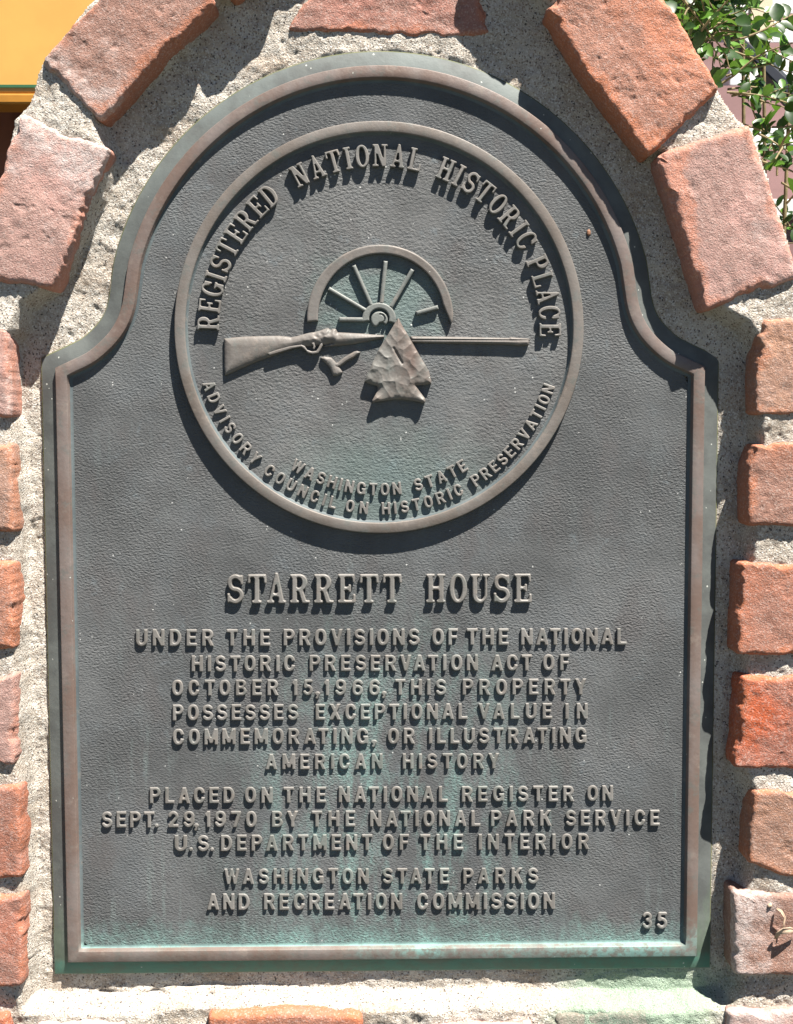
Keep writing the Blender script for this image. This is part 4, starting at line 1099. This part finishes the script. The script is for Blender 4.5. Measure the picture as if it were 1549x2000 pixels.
arrow['label'] = 'knapped stone arrowhead in thick mottled bronze'

# ------------------------------------------------------------------ small litter
hx = thing('plant_husk', 'tiny tan and brown husk stuck to the plaque right of the seal', 'plant husk', (*[0, 0], Z0))
hp = relief('husk', [(1147, 450), (1151, 447), (1154, 451), (1154, 457), (1150, 461), (1147, 457)], 0, 4, lambda d, x, y: 2 + 2.0 * np.sqrt(np.clip(d / 4, 0, 1)), [mat_plain('rusty_husk', (0.26, 0.13, 0.075), 0.3, 300, 0.5)] * 2, hx, cell=0.7)

def ribbon(name, pts, widths, mat, parent, th=2.0):
    """curled sliver: pts (px u, v, z)"""
    C_ = np.array([[*P(u, v, z), z] for u, v, z in pts]); V = []; F = []
    n = len(C_)
    for i in range(n):
        a = C_[max(0, i - 1)]; b = C_[min(n - 1, i + 1)]
        t = (b - a) / np.linalg.norm(b - a); s_ = np.cross(t, [0.3, 0.2, 1.0]); s_ /= np.linalg.norm(s_); u_ = np.cross(s_, t)
        w = widths[i]
        for sx, uu in ((-1, 0.35), (-.4, -.25), (.4, -.25), (1, .35)):
            V.append(C_[i] + s_ * sx * w + u_ * uu * w)
        for sx, uu in ((1, .35), (.4, -.25), (-.4, -.25), (-1, .35)):
            V.append(C_[i] + s_ * sx * w + u_ * (uu * w - th))
    for i in range(n - 1):
        for k in range(8):
            F.append((i * 8 + k, i * 8 + (k + 1) % 8, i * 8 + 8 + (k + 1) % 8, i * 8 + 8 + k))
    F += [tuple(range(7, -1, -1)), tuple((n - 1) * 8 + k for k in range(8))]
    V = np.array(V)
    return link(mesh_np(to_m(V[:, 0], V[:, 1], V[:, 2]), F, name), name, mat, parent)
M_DRY = mat_plain('dry_leaf', (0.42, 0.31, 0.22), 0.3, 200, 0.7)
dl = thing('dead_leaf', 'curled tan dead leaf on the chalky brick at lower right', 'dead leaf', (0, 0, Z0))
ribbon('leaf_blade', [(1514, 1834, 66), (1520, 1823, 74), (1531, 1818, 80), (1544, 1816, 78), (1558, 1818, 70)], [2, 4.5, 6, 5, 2], M_DRY, dl)
ribbon('leaf_stalk', [(1517, 1774, 68), (1526, 1780, 76), (1533, 1792, 74), (1531, 1806, 70), (1532, 1816, 72)], [2, 2.4, 2, 1.6, 1.2], M_DRY, dl)
ds = thing('seed_pod', 'small round tan seed pod on the chalky brick, above the dead leaf', 'seed pod', (0, 0, Z0))
relief('pod', [(1500, 1768), (1505, 1764), (1509, 1766), (1509, 1772), (1503, 1774), (1499, 1772)], 58, 66, lambda d, x, y: 5 + 6 * np.sqrt(np.clip(d / 5, 0, 1)), [M_DRY, M_DRY], ds, cell=0.7)

# ------------------------------------------------------------------ the shrub
SH = thing('shrub', 'small leaved evergreen shrub, sunlit green leaves behind the right of the arch', 'shrub', (0.3, 0.35, 0))
rg = random.Random(42)
LV = []; LF = []; LM = []; BV = []; BF = []
def add_leaf(c, d, up, L, W, m):
    d = Vector(d).normalized(); s_ = d.cross(Vector(up)).normalized(); n = s_.cross(d)
    b0 = len(LV)
    prof = [(0, .05), (.18, .62), (.42, 1.0), (.68, .86), (.9, .42), (1.0, .02)]
    for t, w in prof:
        cpt = Vector(c) + d * (t * L) - n * (t * t * L * 0.18)
        for sx, lift in ((-1, .28), (0, 0), (1, .28)):
            LV.append(tuple(cpt + s_ * (sx * w * W / 2) + n * (lift * w * W / 2)))
    for i in range(len(prof) - 1):
        for k in range(2):
            a = b0 + i * 3 + k
            LF.append((a, a + 1, a + 4, a + 3)); LM.append(m)
def add_twig(pts, r0):
    b0 = len(BV); n = len(pts)
    for i, p in enumerate(pts):
        t = (Vector(pts[min(n - 1, i + 1)]) - Vector(pts[max(0, i - 1)])).normalized()
        s_ = t.cross(Vector((0.3, 0.9, 0.2))).normalized(); u_ = s_.cross(t); r = r0 * (1 - 0.7 * i / n)
        for k in range(5):
            a = 2 * math.pi * k / 5; BV.append(tuple(Vector(p) + s_ * (math.cos(a) * r) + u_ * (math.sin(a) * r)))
    for i in range(n - 1):
        for k in range(5): BF.append((b0 + i * 5 + k, b0 + i * 5 + (k + 1) % 5, b0 + i * 5 + 5 + (k + 1) % 5, b0 + i * 5 + 5 + k))
def twig(u, v, z, du, dv, dz, steps, seg, leafL=0.0122):
    p = Vector(pz(u, v, z)); d = Vector((du, -dz, -dv)).normalized()
    pts = [p.copy()]
    for i in range(steps):
        d = (d + Vector((rg.uniform(-.22, .22), rg.uniform(-.22, .22), rg.uniform(-.25, .18)))).normalized()
        p = p + d * seg; pts.append(p.copy())
        for sgn in (-1, 1):
            if rg.random() < 0.86:
                side = d.cross(Vector((rg.uniform(-1, 1), rg.uniform(-1, 1), rg.uniform(-.3, 1)))).normalized() * sgn
                ld = (d * 0.5 + side + Vector((0, -.15, .25))).normalized()
                L = leafL * rg.uniform(.65, 1.2)
                add_leaf(p, ld, (rg.uniform(-.7, .7), rg.uniform(-1.2, .1), rg.uniform(.3, 1.2)), L, L * rg.uniform(.55, .72), rg.choice([0, 1, 1]))
    add_twig([tuple(q) for q in pts], 0.0009)
for i in range(150):            # the dense heart, close against the arch
    twig(rg.uniform(1280, 1425), rg.uniform(-120, 90), rg.uniform(-1500, -260), rg.uniform(-.8, 1), rg.uniform(-1, .9), rg.uniform(-.5, .4), rg.randint(4, 7), 0.0075)
for i in range(10):             # long sprays that reach out to the right
    twig(rg.uniform(1385, 1440), rg.uniform(40, 190), rg.uniform(-900, -300), 1, rg.uniform(-.5, .15), rg.uniform(-.2, .3), rg.randint(6, 11), 0.0085)
for i in range(15):             # lower leaves down the right-hand edge
    twig(rg.uniform(1452, 1530), rg.uniform(190, 430), rg.uniform(-1000, -350), rg.uniform(-.2, 1), rg.uniform(-1, .6), rg.uniform(-.3, .3), rg.randint(3, 6), 0.0085)
for i in range(24):
    twig(rg.uniform(1510, 1700), rg.uniform(330, 620), rg.uniform(-1500, -500), rg.uniform(-.6, .6), rg.uniform(-1, .4), rg.uniform(-.3, .3), rg.randint(4, 6), 0.0085)
for i in range(3):              # main stems from the ground
    u = rg.uniform(1480, 1640); top_ = Vector(pz(rg.uniform(1330, 1560), rg.uniform(-80, 200), -900)); 
    foot = Vector((0.30 + rg.uniform(-.06, .1), 0.36 + rg.uniform(-.05, .08), -Z0))
    pts = [tuple(foot.lerp(top_, k / 12) + Vector((rg.uniform(-.012, .012), rg.uniform(-.012, .012), 0))) for k in range(13)]
    add_twig(pts, 0.004)
OFF = np.array([0.3, 0.35, -Z0])
fo = link(mesh_np(np.array(LV) - OFF, LF, 'foliage', True, LM), 'foliage', [mat_leaf('green_leaf', (0.065, 0.155, 0.018), (0.105, 0.22, 0.03)), mat_leaf('shade_toned_leaf', (0.016, 0.040, 0.012), (0.032, 0.072, 0.018))], SH)  # the darker leaf colour paints in the shrub's shade, dealt out at random
br = link(mesh_np(np.array(BV) - OFF, BF, 'branches'), 'branches', mat_plain('twig_bark', (0.20, 0.15, 0.075), 0.25, 200, 0.7), SH)
